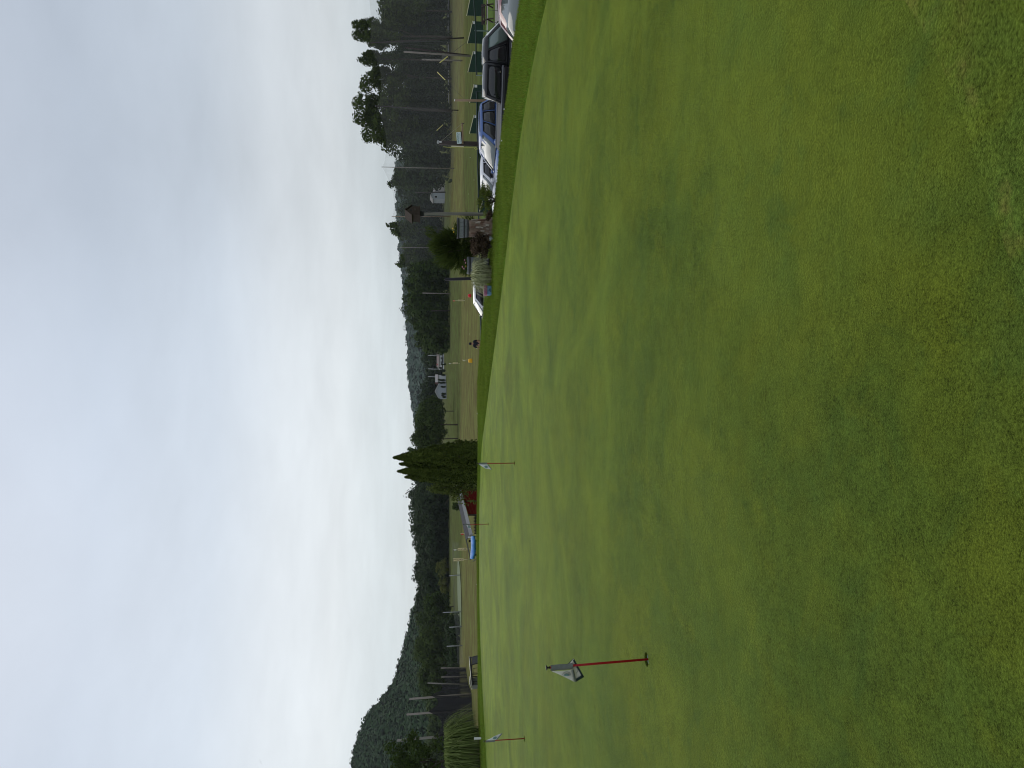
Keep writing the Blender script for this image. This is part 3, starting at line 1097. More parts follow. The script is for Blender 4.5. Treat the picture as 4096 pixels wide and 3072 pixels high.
# ------------------------------------------------------------------ planting at the edge of the green
def arborvitae(Y, Xtop, d, w, seed, label, base_X=1912, zb=None):
    q = P(Xtop, Y, d)
    z0 = Gs(q.x, q.y) - .05
    h = q.z - z0
    root = empty('arborvitae', (q.x, q.y, z0), 0, label, 'evergreen', 'pointed evergreens behind the green')
    mb = MB()
    mb.tube([(0, 0, -.2), (0, 0, h * .5), (0, 0, h * .93)], [.07, .05, .01], 6)
    mb.build('trunk', MAT['bark'], root, True)
    r = np.random.default_rng(seed)
    n = 9000
    t_ = r.random(n) ** .8
    prof = np.interp(t_, [0, .08, .35, .6, .8, .92, 1], [.78, .95, 1, .86, .55, .25, .03])
    a = r.uniform(0, 2 * np.pi, n)
    lump = 1 + .20 * np.sin(a * 5 + t_ * 13 + seed) * np.sin(t_ * 29 + a * 2) + .14 * np.sin(a * 8 - t_ * 7 + seed)
    rr = w / 2 * prof * lump * np.where(r.random(n) < .25, r.uniform(.55, .9, n), r.uniform(.9, 1.06, n))
    c = np.stack([np.cos(a) * rr, np.sin(a) * rr, t_ * h], -1)
    nr = np.stack([np.cos(a), np.sin(a), np.full(n, .25)], -1) + unit(r, n) * .8
    nr /= np.linalg.norm(nr, axis=1, keepdims=True)
    link('crown', np_mesh('crown', leaves(c, nr, .062 * r.uniform(.6, 1.3, n), r, .5), 4, MAT['leaf_cedar']), None, root)


AD = 31.0
arborvitae(1815, 1640, AD + .9, 1.05, 71, 'pointed evergreen at the right flank of the clump, shorter')
arborvitae(1830, 1575, AD, 1.10, 72, 'tallest pointed evergreen of the clump beside the red shelter')
arborvitae(1856, 1600, AD + .6, .9, 73, 'slim evergreen spire squeezed behind the tallest one')
arborvitae(1885, 1592, AD + .2, 1.05, 74, 'pointed evergreen with double tip, left of the tallest')
arborvitae(1908, 1622, AD + .5, .85, 75, 'lower evergreen on the shelter side of the clump')
arborvitae(1800, 1800, AD - .5, .75, 76, 'short bulging evergreen at the right foot of the clump')


def small_tree():
    d = 34.5
    q = P(1700, 1950, d)
    z0 = Gs(q.x, q.y)
    root = empty('small_maple', (q.x, q.y, z0), 0, 'loose light-green small tree hanging over the shelter roof', 'tree')
    h = q.z - z0
    mb = MB()
    trunk_mb(mb, (0, 0, 0), h * .85, .05, random.Random(8), 5, .25)
    mb.build('trunk', MAT['bark'], root, True)
    r = np.random.default_rng(77)
    qs = [crown_quads(r, (0, 0, h * .68), .55, .6, h * .34, 2200, .055, 30, .26, -.9, .8)]
    for k in range(7):
        w = r.uniform(-1.9, -.2)
        e = np.array([-r.uniform(.4, .95), r.uniform(-.4, .4), h * r.uniform(.45, .8)])
        tt = r.random(60)[:, None]
        c = np.array([0, 0, h * .75]) * (1 - tt) + e * tt - np.array([0, 0, .25]) * tt * tt + r.normal(size=(60, 3)) * .05
        qs.append(leaves(c, unit(r, 60), np.full(60, .055), r))
    link('crown', np_mesh('crown', np.concatenate(qs), 4, MAT['leaf_light']), None, root)


small_tree()


def arching(r, n, base_r, h, out, w, seg=5, droop=.5, tilt=.0):
    """n arching strap leaves from a tuft: (n*seg*4,3) quads."""
    a = r.uniform(0, 2 * np.pi, n)
    b0 = np.sqrt(r.random(n)) * base_r
    hh = h * r.uniform(.6, 1.08, n)
    oo = out * r.uniform(.25, 1.1, n)
    px, py = np.cos(a), np.sin(a)
    a2 = a + r.normal(0, .35, n)
    ox, oy = np.cos(a2), np.sin(a2)
    v = []
    for s in range(seg):
        qd = []
        for t_ in (s / seg, (s + 1) / seg):
            rad = oo * t_ ** 1.7
            z = hh * (np.sin(np.minimum(t_ * 1.15, 1.2) * np.pi / 2) - droop * t_ ** 4)
            c = np.stack([px * b0 + ox * rad, py * b0 + oy * rad, z], -1)
            ww = w * (1 - t_ ** 2 * .93) / 2
            sd = np.stack([-oy * ww, ox * ww, np.zeros(n)], -1)
            qd.append((c - sd, c + sd))
        v.append(np.stack([qd[0][0], qd[0][1], qd[1][1], qd[1][0]], 1))
    return np.concatenate(v).reshape(-1, 3)


def tuft(name, label, X, Y, d, h, out, n, w, mt, seed, base_r, cat='grass clump', droop=.5, dry=0):
    q = P(X, Y, d)
    z = Gs(q.x, q.y)
    root = empty(name, (q.x, q.y, z), 0, label, cat)
    r = np.random.default_rng(seed)
    link('leaf_clump', np_mesh('leaf_clump', arching(r, n, base_r, h, out, w, 5, droop), 4, MAT[mt]), None, root)['kind'] = 'stuff'
    if dry:
        link('dry_stems', np_mesh('dry_stems', arching(r, dry, base_r * 1.1, h * .6, out * .5, w * .7, 4, .3), 4, MAT['blade_dry']), None, root)['kind'] = 'stuff'
    return root


FB = 20.3     # distance of the flower bed on the crest of the bank
tuft('ornamental_grass', 'pale variegated grass mound beside the cooler', 1950, 1098, FB, .68, .52, 620, .020, 'blade_varieg', 81, .24, droop=.70, dry=40)
tuft('ornamental_grass', 'small variegated grass tuft behind the cooler', 1945, 1160, FB + .5, .26, .2, 160, .010, 'blade_varieg', 82, .1, droop=.6)
mg = 26.2
tuft('miscanthus', 'tall arching miscanthus clump at the left edge', 1925, 2985, mg, 1.62, 1.0, 1100, .042, 'blade_misc', 83, .60, droop=.85, dry=120)
tuft('miscanthus', 'second miscanthus clump cut by the left frame edge', 1925, 3085, mg + .3, 1.5, .95, 800, .042, 'blade_misc', 84, .55, droop=.85, dry=80)


def shrub(name, label, X, Y, d, rx, h, n, leaf, mt, seed, clumps=30, clump_r=.3, asp=.3, z_off=0.0, spray=0.0):
    q = P(X, Y, d)
    z = Gs(q.x, q.y)
    root = empty(name, (q.x, q.y, z), 0, label, 'shrub')
    mb = MB()
    for k in range(6):
        w = k * 1.05
        mb.tube([(0, 0, -.05), (math.cos(w) * rx * .25, math.sin(w) * rx * .25, h * .35), (math.cos(w) * rx * .6, math.sin(w) * rx * .6, h * .8)], [.022, .014, .005], 5)
    mb.build('stem', MAT['bark'], root)
    r = np.random.default_rng(seed)
    cu = unit(r, clumps)
    cu[:, 2] = np.maximum(cu[:, 2], -.6)
    cc = cu * (r.uniform(.25, 1.12, clumps) if spray else r.uniform(.35, .85, clumps))[:, None]
    k = r.integers(0, clumps, n)
    u = unit(r, n)
    p = cc[k] + u * clump_r * r.uniform(.5, 1.1, n)[:, None]
    out = p / (np.linalg.norm(p, axis=1, keepdims=True) + 1e-6)
    p = p * np.array([rx, rx, h / 2]) + np.array([0, 0, h * .52 + z_off])
    if spray:
        # narrow upswept sprays: long axis along the outward and upward direction
        t1 = out * np.array([1, 1, .4]) + np.array([0, 0, .55]) + unit(r, n) * .45
        t1 /= np.linalg.norm(t1, axis=1, keepdims=True)
        t2 = np.cross(t1, unit(r, n))
        t2 /= np.linalg.norm(t2, axis=1, keepdims=True) + 1e-6
        s = (leaf * r.uniform(.5, 1.5, n))[:, None]
        v = np.stack([p - t1 * s * .4, p + t2 * s * asp * .5, p + t1 * s, p - t2 * s * asp * .5], 1).reshape(-1, 3)
    else:
        v = leaves(p, out * .6 + unit(r, n) * .8, leaf * r.uniform(.6, 1.3, n), r, asp)
    link('foliage', np_mesh('foliage', v, 4, MAT[mt]), None, root)
    return root


shrub('juniper', 'large feathery dark juniper behind the barrel planter', 1890, 988, FB + 1.4, .80, 1.62, 6500, .15, 'leaf_juniper', 91, 60, .22, .17, .12, 1)
shrub('smoke_bush', 'low brown-purple shrub under the juniper beside the stump', 1962, 985, FB - .2, .36, .62, 2600, .06, 'leaf_smoke', 92, 30, .3, .35)
shrub('shrub', 'rounded yellow-green shrub in front of the white sedan', 1974, 800, FB - 1.3, .36, .46, 2400, .055, 'leaf_bush', 93, 34, .28, .22, 0, 1)
shrub('shrub', 'sparse low shrub between the stump and the yellow-green shrub', 1968, 862, FB - .4, .16, .26, 420, .04, 'leaf_smoke', 94, 12, .3, .3)
q = P(1958, 955, FB - .45)
dm = empty('dusty_miller', (q.x, q.y, Gs(q.x, q.y)), 0, 'small silver-leaved plant at the foot of the stump', 'plant')
link('leaf_clump', np_mesh('leaf_clump', arching(np.random.default_rng(95), 26, .03, .13, .07, .03, 3, .4), 4, MAT['blade_dusty']), None, dm)['kind'] = 'stuff'

# ------------------------------------------------------------------ practice flags
def practice_flag(i, label, H, side, cloth, lean=(0, 0), fold=False):
    cx, cy_ = cup_pos[i]
    z0 = float(GREENZ(cx, cy_))
    root = empty('practice_flag', (cx, cy_, z0), 0, label, 'golf flag', 'short flagsticks on the putting green')
    lv = Vector((lean[0], lean[1], 1.0))

    def at(a, b, dep=0.0):          # a: metres to photo-left, b: metres below the top, dep: towards the camera
        return lv * (H - b) + Vector((-a, -dep, 0))
    MB().tube([lv * -.10, lv * (H * .5), lv * (H - .03)], [.0085, .0085, .008], 10).build('pole', MAT['red_paint'], root, True)
    k = MB()
    k.tube([at(0, .045), at(0, .028)], .008, 8).tube([at(0, .030), at(0, .018), at(0, .010)], [.010, .006, .006], 10)
    k.tube([at(0, .010), at(0, .006), at(0, 0)], [.012, .018, .018], 12)
    k.build('top_cap', MAT['black_plastic'], root, True)
    # sleeve round the pole with soft wrinkles
    sl = MB()
    n = 14
    prof = np.linspace(.036, .202, 9)
    for jj, b in enumerate(prof):
        for kk in range(n):
            w = 2 * math.pi * kk / n
            rr_ = .0215 * (1 + .07 * math.sin(w * 3 + jj * 1.3)) * (1.08 if jj in (0, 8) else 1)
            sl.v.append(tuple(at(.004 + rr_ * math.cos(w), b, rr_ * .62 * math.sin(w))))
    for jj in range(8):
        for kk in range(n):
            a0, b0 = jj * n + kk, jj * n + (kk + 1) % n
            sl.f.append((a0, b0, b0 + n, a0 + n))
    sl.build('sleeve', MAT['sleeve_grey'], root, True)

    def sheet(poly4, nu, nv, bow, name, mt, parent, thick=.0016, off=0.0):
        """bilinear patch in (a, b, depth) with gentle waves."""
        V = np.zeros((nu + 1, nv + 1, 3))
        for u in range(nu + 1):
            for v in range(nv + 1):
                s_, t_ = u / nu, v / nv
                p = [sum(c[q_] * w for c, w in zip(poly4, ((1 - s_) * (1 - t_), s_ * (1 - t_), s_ * t_, (1 - s_) * t_))) for q_ in range(3)]
                dep = p[2] + bow * math.sin(s_ * 2.8 + t_ * 3.5) + off
                V[u, v] = at(side * p[0], p[1], dep)
        o = link(name, grid_mesh(name, V, mt), None, parent)
        so = o.modifiers.new('cloth', 'SOLIDIFY')
        so.thickness = thick
        so.offset = 0
        return o
    if fold:
        fr = sheet(((.022, .042, .016), (.024, .196, .020), (.118, .214, .012), (.030, .052, .010)), 10, 10, .006, 'front_cloth', MAT['flag_cloth'], root)
        bk = sheet(((-.004, .170, -.012), (-.048, .214, -.016), (.090, .286, -.006), (.116, .224, .000)), 10, 10, .005, 'back_cloth', MAT['flag_cloth'], root)
        # dark hem bands round the folded-back part
        sheet(((-.004, .168, -.010), (-.048, .212, -.014), (-.040, .200, -.014), (-.004, .158, -.010)), 6, 2, .0, 'hem', MAT['flag_border'], bk, .003)
        sheet(((-.050, .214, -.013), (.092, .290, -.003), (.085, .272, -.003), (-.034, .208, -.013)), 10, 2, .004, 'hem', MAT['flag_border'], bk, .003, .004)
        sheet(((.092, .290, -.002), (.120, .228, .004), (.106, .214, .004), (.078, .270, -.002)), 6, 2, .0, 'hem', MAT['flag_border'], bk, .003, .005)
        sheet(((.022, .190, .024), (.116, .216, .018), (.114, .228, .018), (.022, .206, .024)), 8, 2, .004, 'hem', MAT['sleeve_grey'], fr, .003, .002)
        # printed emblem: ring, green picture and lettering, half hidden by the fold

        def arc(c, r0, r1, w0, w1, name, mt, dep):
            mb_ = MB()
            nn2 = 12
            for q_ in range(nn2 + 1):
                w = w0 + (w1 - w0) * q_ / nn2
                for rr_ in (r0, r1):
                    a, b = c[0] + rr_ * math.cos(w), c[1] - rr_ * math.sin(w)
                    mb_.v.append(tuple(at(a, b, dep)))
            for q_ in range(nn2):
                mb_.f.append((2 * q_, 2 * q_ + 1, 2 * q_ + 3, 2 * q_ + 2))
            return mb_.build(name, mt, fr)
        c = (.066, .150)
        arc(c, .0335, .0362, math.radians(75), math.radians(275), 'emblem_ring', MAT['ink'], .0275)
        arc(c, .019, .022, math.radians(95), math.radians(265), 'emblem_ring', MAT['ink'], .0275)
        arc(c, .004, .019, math.radians(110), math.radians(262), 'emblem_picture', MAT['ink_green'], .0270)
        for kk, ch in enumerate('TRY'):
            w = math.radians(222 + kk * 17)
            me = text_mesh(ch, .015)
            me.materials.append(MAT['ink'])
            o = link('emblem_letter', me, None, fr)
            o.location = at(c[0] + .0275 * math.cos(w), c[1] - .0275 * math.sin(w), .0285)
            o.rotation_euler = (math.radians(90), math.radians(-(w * 57.3 - 200)), 0)
        ar = MB()
        for q_ in range(9):
            w = math.radians(-70 + q_ * 17.5)
            for rr_ in (.023, .026):
                ar.v.append(tuple(at(.036 + rr_ * math.sin(w), .218 + rr_ * math.cos(w), .003)))
        for q_ in range(8):
            ar.f.append((2 * q_, 2 * q_ + 1, 2 * q_ + 3, 2 * q_ + 2))
        ar.build('emblem_ring', MAT['ink'], bk)
    else:
        fr = sheet(cloth, 8, 8, .010, 'cloth', MAT['flag_cloth_white'], root)
        a0, a1, b0, b1 = [sum(c[0] for c in cloth) / 4, 0, sum(c[1] for c in cloth) / 4, 0]
        em = MB()
        for q_ in range(16):
            w = 2 * math.pi * q_ / 16
            em.v.append(tuple(at(side * (a0 + .024 * math.cos(w)), b0 + .034 * math.sin(w) + .3 * .024 * math.cos(w), .030)))
        em.f.append(tuple(range(16)))
        em.build('emblem_picture', MAT['ink_green'], fr)
        sheet((cloth[1], cloth[2], tuple(np.array(cloth[2]) - (.0, .014, 0)), tuple(np.array(cloth[1]) - (0, .014, 0))), 6, 2, .01, 'hem', MAT['sleeve_grey'], fr, .003, .003)


basic('flag_cloth_white', (.74, .75, .76), .75, .06, 14, bump=.2)
practice_flag(0, 'nearest flagstick, limp cream flag folded back with dark hem', .775, 1, None, (-.042, 0), True)
practice_flag(1, 'flagstick in front of the evergreens, white flag with round emblem', .765, 1, ((.018, .045, .01), (.018, .22, .012), (.125, .30, .01), (.10, .165, .01)))
practice_flag(2, 'farthest small flagstick before the shelter roof', .765, 1, ((.018, .10, .01), (.018, .16, .012), (.150, .27, .01), (.09, .155, .01)))
practice_flag(3, 'flagstick near the miscanthus, flag blown to the right', .735, -1, ((.018, .04, .01), (.018, .235, .012), (.125, .335, .01), (.075, .18, .01)), (-.012, 0))

# ------------------------------------------------------------------ flower bed furniture
def barrel(root, h, r0, r1, nst=16):
    """half barrel: staves, hoops and soil, each its own part."""
    for k in range(nst):
        w0, w1 = 2 * math.pi * (k + .04) / nst, 2 * math.pi * (k + .96) / nst
        mb_ = MB()
        vs = []
        for rad_o, rad_i, z in ((r0, r0 - .022, 0.0), ((r0 + r1) / 2 + .006, (r0 + r1) / 2 - .016, h * .5), (r1, r1 - .022, h)):
            for (rr_, w) in ((rad_o, w0), (rad_o, w1), (rad_i, w1), (rad_i, w0)):
                vs.append((rr_ * math.cos(w), rr_ * math.sin(w), z + (random.uniform(-.004, .004) if z else 0)))
        fs = [(0, 3, 2, 1), (8, 9, 10, 11)]
        for q_ in (0, 4):
            for e in range(4):
                fs.append((q_ + e, q_ + (e + 1) % 4, q_ + 4 + (e + 1) % 4, q_ + 4 + e))
        mb_.add(vs, fs).build('stave', MAT['stave_grey'], root)
    for t_, hh in ((.03, .07), (.34, .06), (.86, .075)):
        z = h * t_
        rad = r0 + (r1 - r0) * t_ + .009
        rad2 = r0 + (r1 - r0) * (t_ + hh / h * .5) + .009
        MB().lathe([(rad - .012, z), (rad, z), (rad2, z + hh * .8), (rad2 - .012, z + hh * .8)], 28, caps=False).build('hoop', MAT['hoop_iron'], root, True)
    MB().lathe([(r1 - .03, h - .05), (r1 - .03, h - .03), (.02, h - .015)], 20).build('soil', MAT['soil'], root, True)


def blossom(parent, p, rad, mt, stem_h):
    fl = MB()
    for k in range(7):
        w = 2 * math.pi * k / 7
        fl.add([(p[0], p[1], p[2]), (p[0] + rad * .55 * math.cos(w - .4), p[1] + rad * .55 * math.sin(w - .4), p[2] + rad * .35),
                (p[0] + rad * math.cos(w), p[1] + rad * math.sin(w), p[2] + rad * .15), (p[0] + rad * .55 * math.cos(w + .4), p[1] + rad * .55 * math.sin(w + .4), p[2] + rad * .35)], [(0, 1, 2, 3)])
    fl.lathe([(rad * .55, 0), (rad * .45, rad * .45), (rad * .1, rad * .6)], 8, (p[0], p[1], p[2]))
    o = fl.build('blossom', mt, parent)
    MB().tube([(p[0] * .8, p[1] * .8, p[2] - stem_h), p], .004, 5).build('flower_stem', MAT['leaf_juniper'], parent)


q = P(1965, 916, FB)
gz0 = Gs(q.x, q.y)
st = empty('tree_stump', (q.x, q.y, gz0), 0, 'flaking bark tree stump carrying the barrel planter', 'stump')
mb = MB()
n = 26
SH = P(1874, 916, FB).z - gz0
lev = np.linspace(-.06, SH, 9)
for j, z in enumerate(lev):
    flare = 1 + .42 * math.exp(-max(z, 0) / .16)
    for k in range(n):
        w = 2 * math.pi * k / n
        rr_ = .225 * flare * (1 + .09 * math.sin(w * 5 + .6) + .05 * math.sin(w * 11 + j * .8) + random.uniform(-.02, .02))
        mb.v.append((rr_ * math.cos(w), rr_ * math.sin(w), z))
for j in range(len(lev) - 1):
    for k in range(n):
        a, b = j * n + k, j * n + (k + 1) % n
        mb.f.append((a, b, b + n, a + n))
mb.f.append(tuple((len(lev) - 1) * n + k for k in range(n)))
mb.build('trunk', MAT['stump_bark'], st, True)
for k, c in enumerate(((.15, .085, .06), (.25, .20, .165), (.36, .31, .26))):
    basic('stump_plate_%d' % k, c, .9, .35, 16)
for k in range(46):                                   # loose bark plates
    w = random.uniform(-math.pi, 0)
    z = random.uniform(.06, SH - .1)
    rr_ = .235 * (1 + .42 * math.exp(-z / .16)) + .008
    hh, ww = random.uniform(.06, .14), random.uniform(.03, .06)
    pl = MB()
    e1 = Vector((-math.sin(w), math.cos(w), 0))
    o_ = Vector((rr_ * math.cos(w), rr_ * math.sin(w), z))
    nn3 = Vector((math.cos(w), math.sin(w), random.uniform(-.25, .25)))
    pl.prism([(-ww / 2, -hh / 2), (ww * .3, -hh * .55), (ww / 2, hh * .1), (ww * .2, hh / 2), (-ww * .4, hh * .45)], (o_, e1, (0, 0, 1), nn3), -.02, .012)
    pl.build('bark_plate', MAT['stump_plate_%d' % (k % 3)], st)
bp = empty('barrel_planter', (q.x, q.y, gz0 + SH), 0, 'grey half barrel planter standing on the stump', 'planter')
barrel(bp, P(1830, 916, FB).z - (gz0 + SH), .235, .285)
bh = P(1830, 916, FB).z - (gz0 + SH)
for (a, b, zz) in ((.03, -.10, .12), (.12, -.05, .095)):
    blossom(bp, (-a, b, bh + zz), .038, MAT['yellow_petal'], .12)
link('foliage', np_mesh('foliage', crown_quads(np.random.default_rng(5), (-.05, -.03, bh + .01), .16, .14, .06, 160, .03), 4, MAT['leaf_mid']), None, bp)

q2 = P(1880, 1062, FB + .7)
gz2 = Gs(q2.x, q2.y)
b2 = empty('barrel_planter', (q2.x, q2.y, gz2), 0, 'low planter with pink flowers behind the variegated grass', 'planter')
bh2 = P(1868, 1062, FB + .7).z - gz2
barrel(b2, bh2, .20, .25, 14)
for (a, b, zz, mt) in ((.06, -.12, .13, 'pink_petal'), (.10, -.05, .08, 'pink_petal'), (-.14, -.1, .06, 'pink_petal'), (.05, -.16, .03, 'yellow_petal'), (-.05, -.15, .04, 'pink_petal')):
    blossom(b2, (-a, b, bh2 + zz), .04, MAT[mt], .1)
link('foliage', np_mesh('foliage', crown_quads(np.random.default_rng(6), (0, 0, bh2 + .02), .2, .2, .07, 260, .035), 4, MAT['leaf_mid']), None, b2)

# birdhouse on its weathered post
dp_ = FB + .35
q = P(1965, 866, dp_)
gz3 = Gs(q.x, q.y)
bhroot = empty('birdhouse_post', (q.x, q.y, gz3), 0, 'weathered grey post carrying a dark wooden birdhouse', 'birdhouse')
top = P(1690, 868, dp_)
hz = top.z - gz3
mb = MB()
pts, rads = [], []
for k in range(12):
    t_ = k / 11
    pts.append((.03 * math.sin(t_ * 2.5) - .06 * t_ + .06, .02 * math.sin(t_ * 4), t_ * hz - .15 * (1 - t_)))
    rads.append(.052 - .010 * t_ + .006 * math.sin(t_ * 19))
mb.tube(pts, rads, 12).build('post', MAT['old_wood'], bhroot, True)
tx = pts[-1][0]
hx = tx - .0
MB().box((hx, 0, hz + .03), (.13, .13, .13)).build('neck', MAT['trim_black'], bhroot)
hh_ = P(1632, 868, dp_).z - gz3 - hz - .06
ry_ = Matrix.Rotation(math.radians(28), 3, 'Z')
bw, bd = .30, .30
house = MB()
zf = hz + .085
prof = [(-bw / 2, 0), (bw / 2, 0), (bw / 2, .20), (0, .36), (-bw / 2, .20)]
house.prism(prof, (Vector((hx, 0, zf)), ry_ @ Vector((1, 0, 0)), (0, 0, 1), ry_ @ Vector((0, 1, 0))), -bd / 2, bd / 2)
hb = house.build('house_body', MAT['birdhouse_wood'], bhroot)
MB().box((hx, 0, zf - .012), (.36, .36, .02), ry_).build('floor_board', MAT['birdhouse_wood'], bhroot)
for sgn in (-1, 1):
    rot = ry_ @ Matrix.Rotation(sgn * math.radians(46.5), 3, 'Y')
    MB().box(Vector((hx, 0, zf + .30)) + ry_ @ Vector((sgn * .098, 0, 0)), (.27, .37, .018), rot).build('roof_board', MAT['birdhouse_wood'], bhroot)
for k in range(4):          # board siding strips
    MB().box(Vector((hx, 0, zf + .03 + .05 * k)) + ry_ @ Vector((0, -bd / 2 - .004, 0)), (.285, .008, .04), ry_).build('siding_board', MAT['birdhouse_wood'], bhroot)
eh = MB().lathe([(.026, -.012), (.026, .0), (.02, .0)], 14, (0, 0, 0), 'y').build('entrance_hole', MAT['trim_black'], bhroot)
eh.location = Vector((hx, 0, zf + .23)) + ry_ @ Vector((0, -bd / 2 - .004, 0))
eh.rotation_euler = (0, 0, math.radians(28))
MB().tube([Vector((hx, 0, zf + .12)) + ry_ @ Vector((0, -bd / 2, 0)), Vector((hx, 0, zf + .12)) + ry_ @ Vector((0, -bd / 2 - .08, 0))], .007, 6).build('perch', MAT['old_wood'], bhroot)

# cooler in the bed
dc = FB - .1
q = P(1946, 1163, dc)
gz4 = Gs(q.x, q.y)
co = empty('cooler', (q.x, q.y, gz4), math.radians(8), 'small blue cooler box with ridged pink lid in the flower bed', 'cooler')
cw = 38 / FPX * dc
MB().box((0, 0, .065), (cw * .92, .19, .13)).build('body', MAT['cooler_blue'], co, bevel=.012)
for k in range(3):
    MB().box((0, 0, .147 + k * .030), (cw * (1.02 - .01 * k), .21 - k * .01, .027)).build('lid_tier', MAT['cooler_pink'], co, bevel=.008)
MB().prism([(-.055, .03), (.05, .05), (-.02, .10)], ((0, -.097, 0), (1, 0, 0), (0, 0, 1), (0, -1, 0)), 0, .003).build('emblem', MAT['flag_border'], co)
MB().prism([(-.035, .042), (.02, .052), (-.015, .08)], ((0, -.101, 0), (1, 0, 0), (0, 0, 1), (0, -1, 0)), 0, .002).build('emblem', MAT['cooler_blue'], co)

# white post end beside the miscanthus
q = P(1918, 2953, 24.8)
zz = Gs(q.x, q.y)
wp = empty('white_post', (q.x, q.y, zz), 0, 'short white post in front of the miscanthus', 'post')
hp = P(1899, 2953, 24.8).z - zz
MB().box((0, 0, hp / 2), (.06, .06, hp)).build('post', MAT['white_paint'], wp, bevel=.008)
MB().box((0, 0, hp + .01), (.075, .075, .02)).build('cap', MAT['white_paint'], wp, bevel=.006)

# ------------------------------------------------------------------ vehicles
def loft(mb, secs):
    """secs: list of equal-length rings of points."""
    n = len(secs[0])
    o = len(mb.v)
    for s in secs:
        mb.v += [tuple(p) for p in s]
    for i in range(len(secs) - 1):
        for k in range(n):
            a, b = o + i * n + k, o + i * n + (k + 1) % n
            mb.f.append((a, b, b + n, a + n))
    mb.f.append(tuple(o + k for k in range(n))[::-1])
    mb.f.append(tuple(o + (len(secs) - 1) * n + k for k in range(n)))


def body_ring(x, w, zb, zs, crown):
    """one closed cross-section of a car's lower body at station x."""
    half = [(w * .86, zb), (w * .97, zb + .10), (w, zb + (zs - zb) * .45), (w * .985, zb + (zs - zb) * .75), (w * .95, zs - .05), (w * .88, zs - .012)]
    ring = [(x, -y, z) for y, z in half] + [(x, -w * .45, zs + crown * .75), (x, 0, zs + crown), (x, w * .45, zs + crown * .75)] + [(x, y, z) for y, z in half[::-1]]
    return ring


